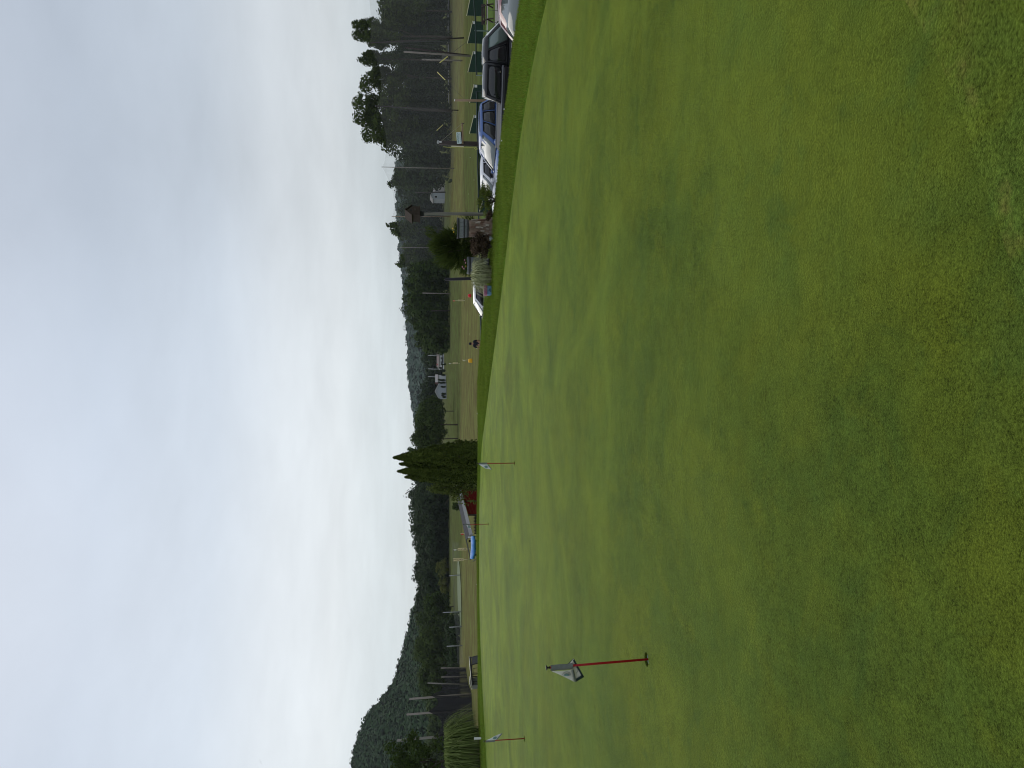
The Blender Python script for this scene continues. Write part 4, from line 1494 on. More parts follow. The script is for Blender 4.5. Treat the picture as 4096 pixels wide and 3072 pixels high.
class Car:
    def __init__(s, name, label, cat, x, y, heading, paint, ground_z=None):
        z = float(BASE(x, y)) + .02 if ground_z is None else ground_z
        s.root = empty(name, (x, y, z), heading, label, cat, 'vehicles parked below the green')
        s.paint = paint

    def body(s, stations, name='body'):
        mb_ = MB()
        loft(mb_, [body_ring(*st_) for st_ in stations])
        o = mb_.build(name, s.paint, s.root, True)
        return o

    def cabin(s, fb, rb_, ft, rt_, wb, wt, zb, zt, windows, ws_mat, side_mat, rear=True, name='cabin', pillar=.05, crown=.05):
        """greenhouse: fb/rb base front/rear x, ft/rt roof front/rear x; windows: list of (s0, s1) along the side."""
        secs = []
        zs = [(0.0, wb), (.5, wb - (wb - wt) * .42), (.90, wt * 1.01), (1.0, wt * .92)]
        for t_, w in zs:
            tf = t_ ** 1.0
            x1, x0 = fb + (ft - fb) * tf, rb_ + (rt_ - rb_) * tf
            z = zb + (zt - zb) * t_
            ring = []
            for k in range(6):
                u = k / 5
                ring.append((x0 + (x1 - x0) * u, -w, z))
            bow = .07
            ring += [(x1 + bow * .7, -w * .5, z + crown * .6 * t_), (x1 + bow, 0, z + crown * t_), (x1 + bow * .7, w * .5, z + crown * .6 * t_)]
            for k in range(6):
                u = 1 - k / 5
                ring.append((x0 + (x1 - x0) * u, w, z))
            ring += [(x0 - .04, w * .5, z + crown * .6 * t_), (x0 - .05, 0, z + crown * t_), (x0 - .04, -w * .5, z + crown * .6 * t_)]
            secs.append(ring)
        mb_ = MB()
        n = len(secs[0])
        loft(mb_, secs)
        # roof cap with a crowned centre
        mb_.f.pop()
        o0 = (len(secs) - 1) * n
        ctr = len(mb_.v)
        mb_.v.append(((ft + rt_) / 2, 0, zt + crown * 1.15))
        for k in range(n):
            mb_.f.append((o0 + k, o0 + (k + 1) % n, ctr))
        cab = mb_.build(name, s.paint, s.root, True)

        def side(u, t_, sg):
            w = np.interp(t_, [z_[0] for z_ in zs], [z_[1] for z_ in zs]) + .008
            x1, x0 = fb + (ft - fb) * t_, rb_ + (rt_ - rb_) * t_
            return (x0 + (x1 - x0) * u, sg * w, zb + (zt - zb) * t_)
        for sg in (-1, 1):
            for (u0, u1, mt) in windows:
                g = MB()
                vs = []
                nu = 4
                for t_ in (.07, .5, .84):
                    for k in range(nu + 1):
                        vs.append(side(u0 + (u1 - u0) * k / nu, t_, sg))
                fs = [(r_ * (nu + 1) + k, r_ * (nu + 1) + k + 1, (r_ + 1) * (nu + 1) + k + 1, (r_ + 1) * (nu + 1) + k) for r_ in range(2) for k in range(nu)]
                g.add(vs, fs)
                o = g.build('side_window', mt, s.root, True)
                so = o.modifiers.new('thick', 'SOLIDIFY')
                so.thickness = .006
                so.offset = 0
                # dark rubber surround
                fr_ = MB()
                loop = [side(u0, .05, sg), side(u1, .05, sg), side(u1, .86, sg), side(u0, .86, sg), side(u0, .05, sg)]
                fr_.tube([loop[0], side((u0 + u1) / 2, .05, sg), loop[1], side(u1, .5, sg), loop[2], side((u0 + u1) / 2, .86, sg), loop[3], side(u0, .5, sg), loop[4]], .011, 5)
                fr_.build('seal', MAT['trim_black'], o)
        for (xb, xt, sgn, on, nm) in ((fb, ft, 1, True, 'windshield'), (rb_, rt_, -1, rear, 'rear_window')):
            if not on:
                continue
            g = MB()
            vs = []
            bow = .07 if sgn > 0 else .05
            for t_ in (.05, .48, .88):
                w = np.interp(t_, [z_[0] for z_ in zs], [z_[1] for z_ in zs]) * .90
                xx = xb + (xt - xb) * t_
                for k in range(7):
                    v = -1 + 2 * k / 6
                    vs.append((xx + sgn * (bow * (1 - abs(v) ** 1.6 * .96) + .010), v * w, zb + (zt - zb) * t_ + crown * t_ * (1 - abs(v)) * .9))
            fs = [(r_ * 7 + k, r_ * 7 + k + 1, (r_ + 1) * 7 + k + 1, (r_ + 1) * 7 + k) for r_ in range(2) for k in range(6)]
            g.add(vs, fs)
            o = g.build(nm, ws_mat, s.root, True)
            so = o.modifiers.new('thick', 'SOLIDIFY')
            so.thickness = .006
            so.offset = 0
            fr_ = MB()
            fr_.tube([vs[0], vs[3], vs[6]], .012, 5).tube([vs[14], vs[17], vs[20]], .010, 5).tube([vs[0], vs[7], vs[14]], .010, 5).tube([vs[6], vs[13], vs[20]], .010, 5)
            fr_.build('seal', MAT['trim_black'], o)
        return cab

    def wheels(s, xf, xr, w, r_):
        for xx in (xf, xr):
            for sg in (-1, 1):
                t_ = empty('wheel', (xx, sg * (w - .11), r_))
                t_.parent = s.root
                MB().lathe([(r_ * .62, -.11), (r_ * .95, -.11), (r_, -.07), (r_, .07), (r_ * .95, .11), (r_ * .62, .11)], 22, (0, 0, 0), 'y').build('tyre', MAT['tyre'], t_, True)
                MB().lathe([(r_ * .6, -.115), (r_ * .55, -.06 * sg - .0), (r_ * .2, sg * .09), (r_ * .6, .115)], 16, (0, 0, 0), 'y', False).build('rim', MAT['rim'], t_, True)

    def mirror(s, x, w, z, mt=None, big=1.0):
        for sg in (-1, 1):
            b = MB()
            b.box((x, sg * (w + .10 * big), z), (.09 * big, .20 * big, .15 * big))
            b.box((x + .02, sg * (w + .02), z - .05), (.05, .08, .04))
            b.build('mirror', mt or s.paint, s.root, bevel=.02)

    def part(s, name, mt, c, d, bevel=.015, rot=None):
        return MB().box(c, d, rot).build(name, mt, s.root, bevel=bevel)


def head(dx, dy):
    return math.atan2(dy, dx)


# black pickup with a short bed cap
hd = (.932, -.362)
c = Car('pickup_truck', 'black pickup truck with bed cap, parked nearest the bank', 'pickup', 10.73, 23.65, head(*hd), MAT['paint_black'])
c.body([(2.62, .80, .55, .92, .02), (2.5, .92, .45, 1.08, .04), (1.45, .965, .42, 1.17, .06), (1.3, .965, .42, 1.18, .0), (-.30, .965, .42, 1.20, .0)])
c.part('cargo_bed', MAT['paint_black'], (-1.62, 0, .86), (2.58, 1.92, .88), .05)
c.part('bed_rail', MAT['paint_grey'] if 'paint_grey' in MAT else basic('paint_grey', (.16, .165, .18), .22, .1, 1, coat=.6), (-1.60, -.925, 1.315), (2.60, .10, .05), .02)
c.part('bed_rail', MAT['paint_grey'], (-1.60, .925, 1.315), (2.60, .10, .05), .02)
c.part('tonneau', MAT['trim_black'], (-1.62, 0, 1.30), (2.5, 1.74, .02), .0)
c.part('tailgate', MAT['paint_black'], (-2.93, 0, .98), (.06, 1.70, .62), .02)
c.part('bumper', MAT['chrome'], (-3.0, 0, .60), (.14, 1.85, .18), .03)
c.part('tail_lamp', MAT['lamp_red'], (-2.93, -.90, .98), (.05, .10, .42), .015)
c.part('tail_lamp', MAT['lamp_red'], (-2.93, .90, .98), (.05, .10, .42), .015)
c.cabin(1.20, -.30, .42, -.22, .93, .80, 1.17, 1.90, [(.06, .44, MAT['glass_dark']), (.50, .93, MAT['glass_pale'])], MAT['glass_sky'], MAT['glass_dark'], crown=.045)
c.cabin(-.30, -1.42, -.24, -1.22, .93, .81, 1.33, 1.875, [(.05, .95, MAT['glass_dark'])], MAT['glass_dark'], MAT['glass_dark'], name='bed_cap', crown=.04)
c.part('cap_handle', MAT['chrome'], (-.50, -.945, 1.40), (.05, .02, .03), .004)
c.part('fuel_door', MAT['paint_grey'], (-1.0, -.968, 1.05), (.18, .008, .18), .004)
c.part('rocker_panel', MAT['trim_black'], (.45, -.955, .45), (1.7, .04, .16), .02)
c.part('door_seam', MAT['trim_black'], (.42, -.967, .86), (.012, .006, .62), .0)
c.part('door_handle', MAT['chrome'], (.28, -.975, 1.06), (.16, .03, .03), .008)
c.mirror(1.06, .95, 1.30, MAT['trim_black'], 1.35)
c.part('roof_drip_rail', MAT['trim_black'], (.15, -.80, 1.80), (.72, .02, .02), .004)
c.wheels(1.75, -1.75, .96, .38)
c.part('headlamp', MAT['lamp_clear'], (2.60, -.66, .86), (.06, .30, .18), .02)
c.part('headlamp', MAT['lamp_clear'], (2.60, .66, .86), (.06, .30, .18), .02)
c.part('grille', MAT['trim_black'], (2.64, 0, .84), (.04, .9, .22), .02)

# blue SUV
hs = (-.924, -.382)
c = Car('suv', 'bright blue compact SUV with pale windshield, beyond the pickup', 'SUV', 10.45, 31.4, head(*hs), MAT['paint_blue'])
c.body([(2.18, .70, .40, .72, .03), (2.08, .82, .30, .86, .05), (1.5, .88, .27, .96, .06), (.85, .89, .27, 1.02, .03), (-.5, .89, .27, 1.04, .0), (-1.75, .88, .30, 1.05, .0), (-1.95, .80, .42, .98, .0)])
c.cabin(.88, -1.86, -.02, -1.55, .86, .70, 1.02, 1.66, [(.055, .28, MAT['glass_dark']), (.31, .585, MAT['glass_dark']), (.62, .93, MAT['glass_dark'])], MAT['glass_sky'], MAT['glass_dark'], crown=.05)
c.wheels(1.35, -1.2, .88, .34)
c.mirror(.72, .86, 1.06)
c.part('roof_rail', MAT['trim_black'], (-.75, .58, 1.70), (1.3, .03, .03), .01)
c.part('roof_rail', MAT['trim_black'], (-.75, -.58, 1.70), (1.3, .03, .03), .01)
c.part('door_handle', MAT['paint_blue'], (.0, .895, .92), (.18, .03, .03), .008)
c.part('door_seam', MAT['trim_black'], (.10, .888, .68), (.010, .008, .62), .0)
c.part('headlamp', MAT['lamp_clear'], (2.08, .60, .72), (.10, .30, .14), .02)
c.part('headlamp', MAT['lamp_clear'], (2.08, -.60, .72), (.10, .30, .14), .02)
c.part('grille', MAT['trim_black'], (2.17, 0, .66), (.04, .8, .16), .02)
c.part('wiper', MAT['trim_black'], (.93, .25, 1.06), (.02, .5, .02), .004)

# white sedan behind the shrub
c = Car('sedan', 'white sedan mostly hidden behind the blue SUV and shrub', 'car', 9.95, 35.2, head(*hs), MAT['paint_white'])
SED = [(2.25, .66, .36, .62, .03), (2.12, .80, .26, .74, .05), (1.4, .86, .24, .86, .06), (.9, .87, .24, .92, .02), (-1.2, .87, .24, .95, .0), (-1.9, .84, .28, .95, .03), (-2.2, .72, .40, .86, .03)]
c.body(SED)
c.cabin(.95, -1.55, .10, -.95, .83, .66, .92, 1.42, [(.16, .45, MAT['glass_dark']), (.49, .92, MAT['glass_dark'])], MAT['glass_sky'], MAT['glass_dark'])
c.wheels(1.35, -1.3, .86, .31)
c.mirror(.75, .84, .96)
c.part('headlamp', MAT['lamp_clear'], (2.12, .58, .62), (.12, .30, .11), .02)
c.part('headlamp', MAT['lamp_clear'], (2.12, -.58, .62), (.12, .30, .11), .02)

# white car by the cooler
c = Car('sedan', 'white car with its hood showing left of the cooler', 'car', 5.15, 44.0, head(-.985, -.17), MAT['paint_white'])
c.body(SED)
c.cabin(.98, -1.75, .12, -1.35, .83, .68, .92, 1.46, [(.12, .46, MAT['glass_dark']), (.50, .93, MAT['glass_dark'])], MAT['glass_sky'], MAT['glass_dark'])
c.wheels(1.35, -1.3, .86, .31)
c.mirror(.74, .84, .98)
c.part('hood_seam', MAT['trim_black'], (1.0, .80, .905), (.012, .10, .03), .0)
c.part('headlamp', MAT['lamp_clear'], (2.12, .58, .62), (.12, .30, .11), .02)
c.part('headlamp', MAT['lamp_clear'], (2.12, -.58, .62), (.12, .30, .11), .02)

# maroon car cut by the right frame edge
hm = (-.80, -.60)
f_ = P(2064, 72, 18.2)
lf = Vector((-hm[1], hm[0], 0)) * -1
cx0 = f_.x - hm[0] * .98 + lf.x * -.0
c = Car('sedan', 'maroon car at the right frame edge, sky shining on its hood', 'car', f_.x - hm[0] * .9 + .33, f_.y - hm[1] * .9 + .55, head(*hm), MAT['paint_maroon'])
c.body(SED)
c.cabin(.98, -1.65, .05, -1.15, .83, .66, .94, 1.46, [(.14, .45, MAT['glass_dark']), (.49, .92, MAT['glass_dark'])], MAT['glass_sky'], MAT['glass_dark'])
c.wheels(1.35, -1.3, .86, .31)
c.mirror(.80, .84, .98)
c.part('headlamp', MAT['lamp_clear'], (2.12, .58, .62), (.12, .30, .11), .02)
c.part('headlamp', MAT['lamp_clear'], (2.12, -.58, .62), (.12, .30, .11), .02)

# ------------------------------------------------------------------ driving range: dividers, rails, sign, posts
def divider(Y0, Y1, Xl, Xr, Xb, label, card=True, d=60.0):
    """tee divider: green board with a sloping top; Y0 right edge, Y1 left edge (photo)."""
    pl, pr = P(Xb, Y1, d), P(Xb, Y0, d)
    zg = min(Gs(pl.x, pl.y), Gs(pr.x, pr.y))
    hl, hr = P(Xl, Y1, d).z - zg, P(Xr, Y0, d).z - zg
    w = pr.x - pl.x
    root = empty('tee_divider', (pl.x, d, zg), 0, label, 'divider', 'green divider boards on the tee line')
    ax = ((0, 0, 0), (1, 0, 0), (0, 0, 1), (0, 1, 0))
    MB().prism([(0, .06), (w, .06), (w, hr), (0, hl)], ax, -.02, .02).build('board', MAT['divider_green'], root)
    MB().prism([(-.02, hl), (w + .02, hr), (w + .02, hr + .055), (-.02, hl + .055)], ax, -.035, .035).build('top_edge', MAT['cream_paint'], root)
    if card:
        k = .22
        MB().prism([(w - .02 - k, hr - .02 - k), (w - .02, hr - .02 - k), (w - .02, hr - .02), (w - .02 - k, hr - .02)], ax, -.028, -.021).build('number_card', MAT['white_paint'], root)
    for fx_ in (.05, w - .05):
        MB().box((fx_, 0, .05), (.09, .45, .10)).build('foot', MAT['bench_brown'], root)


divider(-26, 65, 1868, 1886, 1931, 'green tee divider board cut by the right frame edge', False)
divider(87, 175, 1871, 1892, 1931, 'green tee divider behind the black bin, white card at its corner')
divider(207, 290, 1873, 1894, 1932, 'green tee divider above the pickup bed, where the near rail ends')
divider(340, 412, 1880, 1897, 1932, 'green tee divider beside the tan wooden post')
divider(462, 535, 1879, 1897, 1932, 'green tee divider nearest the hanging sign')
divider(805, 845, 1920, 1932, 1955, 'small green tee divider seen past the yellow-green shrub', False, 46.0)


def rail(Y0, X0, Y1, X1, d0, d1, label, step_=3.0, screen=None, sag=.0, light=False):
    a, b = P(X0, Y0, d0), P(X1, Y1, d1)
    n_ = max(2, int((b - a).length / step_))
    root = empty('rail_fence', (a.x, a.y, Gs(a.x, a.y)), 0, label, 'fence')
    o_ = Vector(root.location)
    pts = []
    for k in range(n_ * 4 + 1):
        t_ = k / (n_ * 4)
        p = a.lerp(b, t_) - o_
        p.z -= sag * math.sin(t_ * math.pi) + .015 * math.sin(t_ * 40)
        pts.append(p)
    MB().tube(pts, .048, 8).build('top_rail', MAT['pipe_green'], root, True)
    for k in range(n_ + 1):
        p = a.lerp(b, k / n_)
        zg = Gs(p.x, p.y)
        MB().tube([Vector((p.x, p.y + .03, zg - .1)) - o_, Vector((p.x, p.y + .03, p.z + .02)) - o_], .04, 8).build('post', MAT['pipe_green_light' if light else 'pipe_green'], root, True)
    if screen:
        nn4 = 24
        V = np.zeros((nn4 + 1, 4, 3))
        for k in range(nn4 + 1):
            t_ = screen[0] + (screen[1] - screen[0]) * k / nn4
            p = a.lerp(b, t_)
            for j in range(4):
                V[k, j] = Vector((p.x, p.y + .02 + .02 * math.sin(k * 1.7), p.z - .05 - j * .30)) - o_
        o = link('windscreen', grid_mesh('windscreen', V, MAT['screen_green']), None, root)
        so = o.modifiers.new('cloth', 'SOLIDIFY')
        so.thickness = .01


basic('screen_green', (.022, .052, .030), .8, .25, 2)
rail(-60, 1893, 300, 1906, 50, 50.5, 'dark green pipe rail across the tees at the right edge', 3, None, .05, True)
rail(366, 1906, 1560, 1928, 50.7, 45.0, 'long dark green pipe rail between the lot and the range', 3, (0.0, .44), .0)

# bin, bench and kerb on the tee at the right
q = P(1932, 176, 52)
bn = empty('trash_bin', (q.x, q.y, Gs(q.x, q.y)), .2, 'black square bin between two divider boards', 'bin')
MB().prism([(-.25, .05), (.25, .05), (.30, .52), (-.30, .52)], ((0, -.25, 0), (1, 0, 0), (0, 0, 1), (0, 1, 0)), 0, .5).build('body', MAT['bin_black'], bn, bevel=.02)
MB().box((0, 0, .55), (.64, .56, .05)).build('lid', MAT['bin_black'], bn, bevel=.015)
MB().box((-.32, 0, .45), (.03, .2, .05)).build('handle', MAT['steel_grey'], bn)
q = P(1950, 45, 49.0)
be = empty('bag_bench', (q.x, q.y, Gs(q.x, q.y)), .1, 'brown slatted bench before the tee at the right edge', 'bench')
for sx in (-.62, .42):
    MB().tube([(sx, -.2, 0), (sx + .05, .0, .42), (sx + .02, .25, .78)], [.05, .045, .04], 6).build('leg', MAT['bench_brown'], be)
    MB().tube([(sx, .25, 0), (sx + .05, .0, .42)], [.05, .045], 6).build('leg', MAT['bench_brown'], be)
for k in range(3):
    MB().box((-.1, -.14 + k * .13, .45), (1.5, .11, .035)).build('seat_slat', MAT['bench_brown'], be)
for k in range(2):
    MB().box((-.1, .2 + k * .04, .6 + k * .14), (1.5, .03, .10)).build('back_slat', MAT['bench_brown'], be)
kx = np.linspace(lat(-120, 55), lat(470, 55), 40)
kb = link('tee_kerb', grid_mesh('tee_kerb', np.array([[(x, 55 + dy, Gs(x, 55 + dy) + dz) for (dy, dz) in ((-.12, -.02), (-.12, .09), (.12, .09), (.12, -.02))] for x in kx]), MAT['concrete'], smooth=False))
tag(kb, 'pale concrete kerb along the tee line', 'kerb')

# rope hitching lines in the lot
for (Ya, lb) in ((42, 'thin dark marker stake at the lot edge near the bench'), (90, 'thin dark marker stake at the lot edge near the pickup')):
    q = P(1990, Ya, 43)
    zg = Gs(q.x, q.y)
    sk = empty('marker_stake', (q.x, q.y, zg), 0, lb, 'stake')
    MB().tube([(0, 0, -.05), (0, 0, .6)], .012, 6).build('rod', MAT['wire'], sk)
    MB().lathe([(.02, 0), (.02, .03), (.005, .04)], 8, (0, 0, .6)).build('cap', MAT['trim_black'], sk)

# sign post with hanging board
ds = 48.0
q = P(1935, 577, ds)
zg = Gs(q.x, q.y)
sg = empty('range_sign', (q.x, q.y, zg), 0, 'thick dark post with a hanging white MATS ONLY sign', 'sign')
o_ = Vector(sg.location)
tp = P(1756, 577, ds)
MB().tube([(0, 0, -.3), (0, 0, (tp.z - zg) * .5), (0, 0, tp.z - zg)], [.165, .155, .145], 12).build('post', MAT['dark_pole'], sg, True)
MB().lathe([(.12, 0), (.12, .10), (.02, .14)], 10, (.04, 0, tp.z - zg)).build('post_cap', MAT['steel_grey'], sg)
a, b = P(1851, 575, ds - .2) - o_, P(1849, 494, ds - .2) - o_
MB().tube([a, b], [.055, .05], 8).build('arm', MAT['tan_post'], sg)
MB().tube([a + Vector((0, 0, .10)), a.lerp(b, .6) + Vector((0, 0, .09))], .05, 4).build('board_rest', MAT['dark_pole'], sg)
MB().tube([b + Vector((.01, 0, -.12)), b + Vector((.01, 0, .06))], .03, 6).build('arm_hook', MAT['wire'], sg)
MB().tube([b, P(1762, 567, ds - .2) - o_], .012, 5).build('stay_rope', MAT['rope'], sg)
MB().lathe([(.03, 0), (.05, .10), (.02, .22)], 8, P(1768, 568, ds - .2) - o_).build('insulator', MAT['white_paint'], sg)
MB().tube([P(1772, 587, ds - .2) - o_, P(1800, 590, ds - .2) - o_, P(1860, 591, ds - .2) - o_, P(1905, 591, ds - .2) - o_], .02, 5).build('hanging_rope', MAT['rope_yellow'], sg)
MB().tube([P(1898, 592, ds - .2) - o_, P(1903, 600, ds - .2) - o_, P(1910, 596, ds - .2) - o_, P(1902, 588, ds - .2) - o_], .03, 5).build('rope_coil', MAT['rope_yellow'], sg)
MB().box(P(1830, 586, ds - .25) - o_, (.06, .04, .8)).build('tally_stick', MAT['cream_paint'], sg)
bl, br = P(1836, 575, ds - .28), P(1835, 529, ds - .28)
bw_, bhh = br.x - bl.x, 18 / FPX * ds
cb = (bl + br) / 2 - o_
tilt = Matrix.Rotation(math.radians(-5), 3, 'Y')
bd_ = MB()
pol = []
for (sx, sz) in ((1, 1), (-1, 1), (-1, -1), (1, -1)):
    for k in range(4):
        w = math.radians({(1, 1): 0, (-1, 1): 90, (-1, -1): 180, (1, -1): 270}[(sx, sz)] + k * 30)
        pol.append((sx * (bw_ / 2 - .04) + .04 * math.cos(w), sz * (bhh / 2 - .04) + .04 * math.sin(w)))
bd_.prism(pol, (cb, tilt @ Vector((1, 0, 0)), tilt @ Vector((0, 0, 1)), (0, 1, 0)), -.015, .015)
board = bd_.build('sign_board', MAT['sign_mint'], sg)
for (txt, sz, dz, mt) in (('MATS ONLY', .155, .055, 'teal_ink'), ('TO SAVE TURF', .072, -.085, 'steel_grey')):
    me = text_mesh(txt, sz, .002)
    me.materials.append(MAT[mt])
    o = link('lettering', me, None, board)
    o.location = cb + tilt @ Vector((0, 0, dz)) + Vector((0, -.019, 0))
    o.rotation_euler = (math.radians(90), math.radians(-5), 0)
    o.scale = (min(1.25, bw_ * .86 / max(me.vertices[i].co.x for i in range(len(me.vertices))) / 2), 1, 1)


def post(name, label, Y, Xt, Xb, d, wpx, mt, lean_px=0, cap=None, cat='post'):
    b0 = P(Xb, Y, d)
    zg_ = Gs(b0.x, b0.y)
    t0 = P(Xt, Y + lean_px, d)
    root = empty(name, (b0.x, b0.y, zg_), 0, label, cat)
    rr_ = wpx / FPX * d / 2
    MB().tube([(0, 0, -.4), Vector((t0.x - b0.x, 0, t0.z - zg_)) * .5, (t0.x - b0.x, 0, t0.z - zg_)], [rr_ * 1.05, rr_, rr_ * .9], 8).build('shaft', mt, root, True)
    MB().lathe([(rr_ * .95, 0), (rr_ * .95, .03), (rr_ * .2, .06)], 8, (t0.x - b0.x, 0, t0.z - zg_)).build('cap', cap or mt, root)
    return root


post('wooden_post', 'bare tan wooden post rising over the blue SUV roof', 401, 1820, 1935, 47, 9.5, MAT['tan_post'], 0, MAT['white_paint'])
post('dark_post', 'thick dark post above the variegated grass, slightly leaning', 1108, 1783, 1945, 40, 13, MAT['navy_post'] if 'navy_post' in MAT else basic('navy_post', (.012, .012, .016), .7, .2, 4), 10)

# yardage markers: stacked digits on a stake, pennant above
def yard_marker(label, digits, Y, X_top, X_bot, d, flag=None, Xf=None, plate='plate_yellow'):
    b0 = P(X_bot, Y, d)
    zg_ = float(BASE(b0.x, b0.y))
    root = empty('yardage_marker', (b0.x, b0.y, zg_), 0, label, 'range marker', 'yardage markers on the range')
    zt_ = P(X_top, Y, d).z - zg_
    n_ = len(digits)
    hh2 = (zt_ * .72) / max(n_, 2)
    ztop = (P(Xf, Y, d).z - zg_) if Xf else zt_
    MB().tube([(0, .03, -.2), (0, .03, ztop)], .03, 6).build('stake', MAT['cream_paint'], root)
    for k, ch in enumerate(digits):
        zc2 = zt_ - hh2 * (k + .5)
        pl_ = MB().box((0, -.02, zc2), (hh2 * .85, .03, hh2 * .96)).build('plate', MAT[plate], root)
        me = text_mesh(ch, hh2 * 1.15, .004)
        me.materials.append(MAT['trim_black'])
        o = link('digit', me, None, pl_)
        o.location = (0, -.042, zc2)
        o.rotation_euler = (math.radians(90), 0, 0)
    if flag:
        f = MB().prism([(0, ztop), (.18, ztop - .16), (.10, ztop - .50), (0, ztop - .42)], ((-.03, 0, 0), (-1, 0, -.0), (0, 0, 1), (0, 1, 0)), -.01, .01)
        f.build('pennant', MAT[flag], root)


yard_marker('hundred yard marker with a red pennant above the white car', '100', 1202, 1832, 1861, 140, 'red_bucket', 1811)
yard_marker('yardage marker with a pale pennant above the yellow bucket', '150', 1453, 1811, 1848, 187, 'white_paint', 1795)
yard_marker('yardage marker with a white pennant over the blue tarp', '150', 2196, 1831, 1871, 120, 'white_paint', 1814)
yard_marker('yardage marker without pennant left of the blue tarp', '200', 2238, 1813, 1850, 135)
yard_marker('yardage marker with red pennant above the shelter roof end', '100', 2133, 1857, 1885, 100, 'red_bucket', 1842)
# plain pennant pole beside the yellow bucket
q = P(1882, 1440, 97)
pf = empty('pennant_pole', (q.x, q.y, float(BASE(q.x, q.y))), 0, 'thin pole with a pale pennant behind the yellow bucket', 'pennant')
zt_ = P(1848, 1440, 97).z - pf.location.z
MB().tube([(0, 0, -.1), (0, 0, zt_)], .018, 6).build('pole', MAT['cream_paint'], pf)
MB().prism([(0, zt_), (.16, zt_ - .25), (.05, zt_ - .48), (0, zt_ - .40)], ((0, 0, 0), (-1, 0, 0), (0, 0, 1), (0, 1, 0)), -.01, .01).build('pennant', MAT['cream_paint'], pf)


def bucket(label, Y, X0, X1, d, mt):
    q_ = P(X1, Y, d)
    zg_ = float(BASE(q_.x, q_.y))
    zb_ = max(0, q_.z - zg_)
    s_ = (X1 - X0) / FPX * d
    root = empty('target_bucket', (q_.x, q_.y, zg_), .15, label, 'bucket', 'coloured target drums on the range')
    if zb_ > .06:
        MB().box((0, 0, zb_ / 2), (s_ * .3, s_ * .3, zb_)).build('stand', MAT['dark_pole'], root)
    MB().lathe([(s_ * .49, zb_), (s_ * .52, zb_ + s_ * .08), (s_ * .52, zb_ + s_ * .75), (s_ * .42, zb_ + s_ * .96), (s_ * .30, zb_ + s_)], 18).build('drum', MAT[mt], root, True)
    MB().lathe([(s_ * .535, zb_ + s_ * .36), (s_ * .545, zb_ + s_ * .40), (s_ * .535, zb_ + s_ * .44)], 18, caps=False).build('rib', MAT[mt], root, True)


bucket('bright red target drum on the range above the white car', 1183, 1872, 1885, 97, 'red_bucket')
bucket('bright yellow target drum on the range beside the golfer', 1443, 1880, 1896, 93, 'yellow_bucket')

# ------------------------------------------------------------------ tall net on the right
NETP = [(150, 172, 1475, 1847, 147), (440, 424, 1504, 1796, 190), (673, 668, 1528, 1776, 222), (866, 866, 1568, 1779, 268), (990, 990, 1595, 1780, 300), (1092, 1100, 1610, 1778, 330)]
NLAB = ['leaning net pole nearest the right edge, ropes fanning from its top', 'dark net pole with ropes fanning out, above the tan post', 'bare straight net pole standing against the sky',
        'rusty net pole behind the birdhouse', 'slim pale net pole above the juniper', 'pale net pole at the far end of the net, beside the thicket']
tops, bases = [], []
for (Yb, Yt, Xt, Xb, d), lb in zip(NETP, NLAB):
    b0 = P(Xb, Yb, d)
    b0.z = float(BASE(b0.x, b0.y))
    t0 = P(Xt, Yt, d)
    root = empty('net_pole', b0, 0, lb, 'pole', 'poles of the tall range net')
    MB().tube([(0, 0, -.5), (t0 - b0) * .5, t0 - b0], [.15, .13, .10], 8).build('shaft', MAT['tan_post'] if Yb == 866 else MAT['pole_wood'] if Yb in (673, 990, 1092) else MAT['dark_pole'], root, True)
    MB().lathe([(.18, 0), (.18, .06), (.05, .12)], 8, t0 - b0).build('cap', MAT['steel_grey'], root)
    tops.append(t0)
    bases.append(b0)
    if Yb in (150, 440, 673):
        for k in range(7):
            e = Vector((random.uniform(-.5, .5) + (k - 4.5) * .55, random.uniform(-.5, 2), random.uniform(1.5, 3.5)))
            tpv = (t0 - b0) * random.uniform(.82, .99)
            md = tpv.lerp(e, .55) * .8 + ((t0 - b0) * .45) * .2
            MB().tube([tpv, md, e], .012, 4).build('net_rope', MAT['net_rope'] if 'net_rope' in MAT else basic('net_rope', (.10, .10, .10), .8, .1), root)
# net panels, sagging between the poles
tops = [tops[0] + (tops[0] - tops[1]) * 1.2 + Vector((0, 0, 2))] + tops
bases = [bases[0] + (bases[0] - bases[1]) * 1.2] + bases
PL = ['net panel running out of the right frame edge', 'net panel between the leaning pole and the dark pole', 'net panel in front of the domed oak', 'sagging net panel with sky showing through its top',
      'net panel behind the birdhouse', 'far net panel above the juniper']
for k in range(len(tops) - 1):
    nu, nv = 24, 10
    V = np.zeros((nu + 1, nv + 1, 3))
    for i in range(nu + 1):
        u = i / nu
        tp_, bt_ = tops[k].lerp(tops[k + 1], u), bases[k].lerp(bases[k + 1], u)
        sag = 4 * u * (1 - u) * 1.6
        for j in range(nv + 1):
            t_ = j / nv
            p = bt_.lerp(tp_, t_)
            V[i, j] = (p.x + .25 * math.sin(u * 9 + t_ * 4), p.y + .3, bt_.z + .3 + (tp_.z - .5 - sag - bt_.z) * t_)
    o = link('range_net', grid_mesh('range_net', V, MAT['net_grey']))
    tag(o, PL[k], 'net', 'panels of the tall range net')

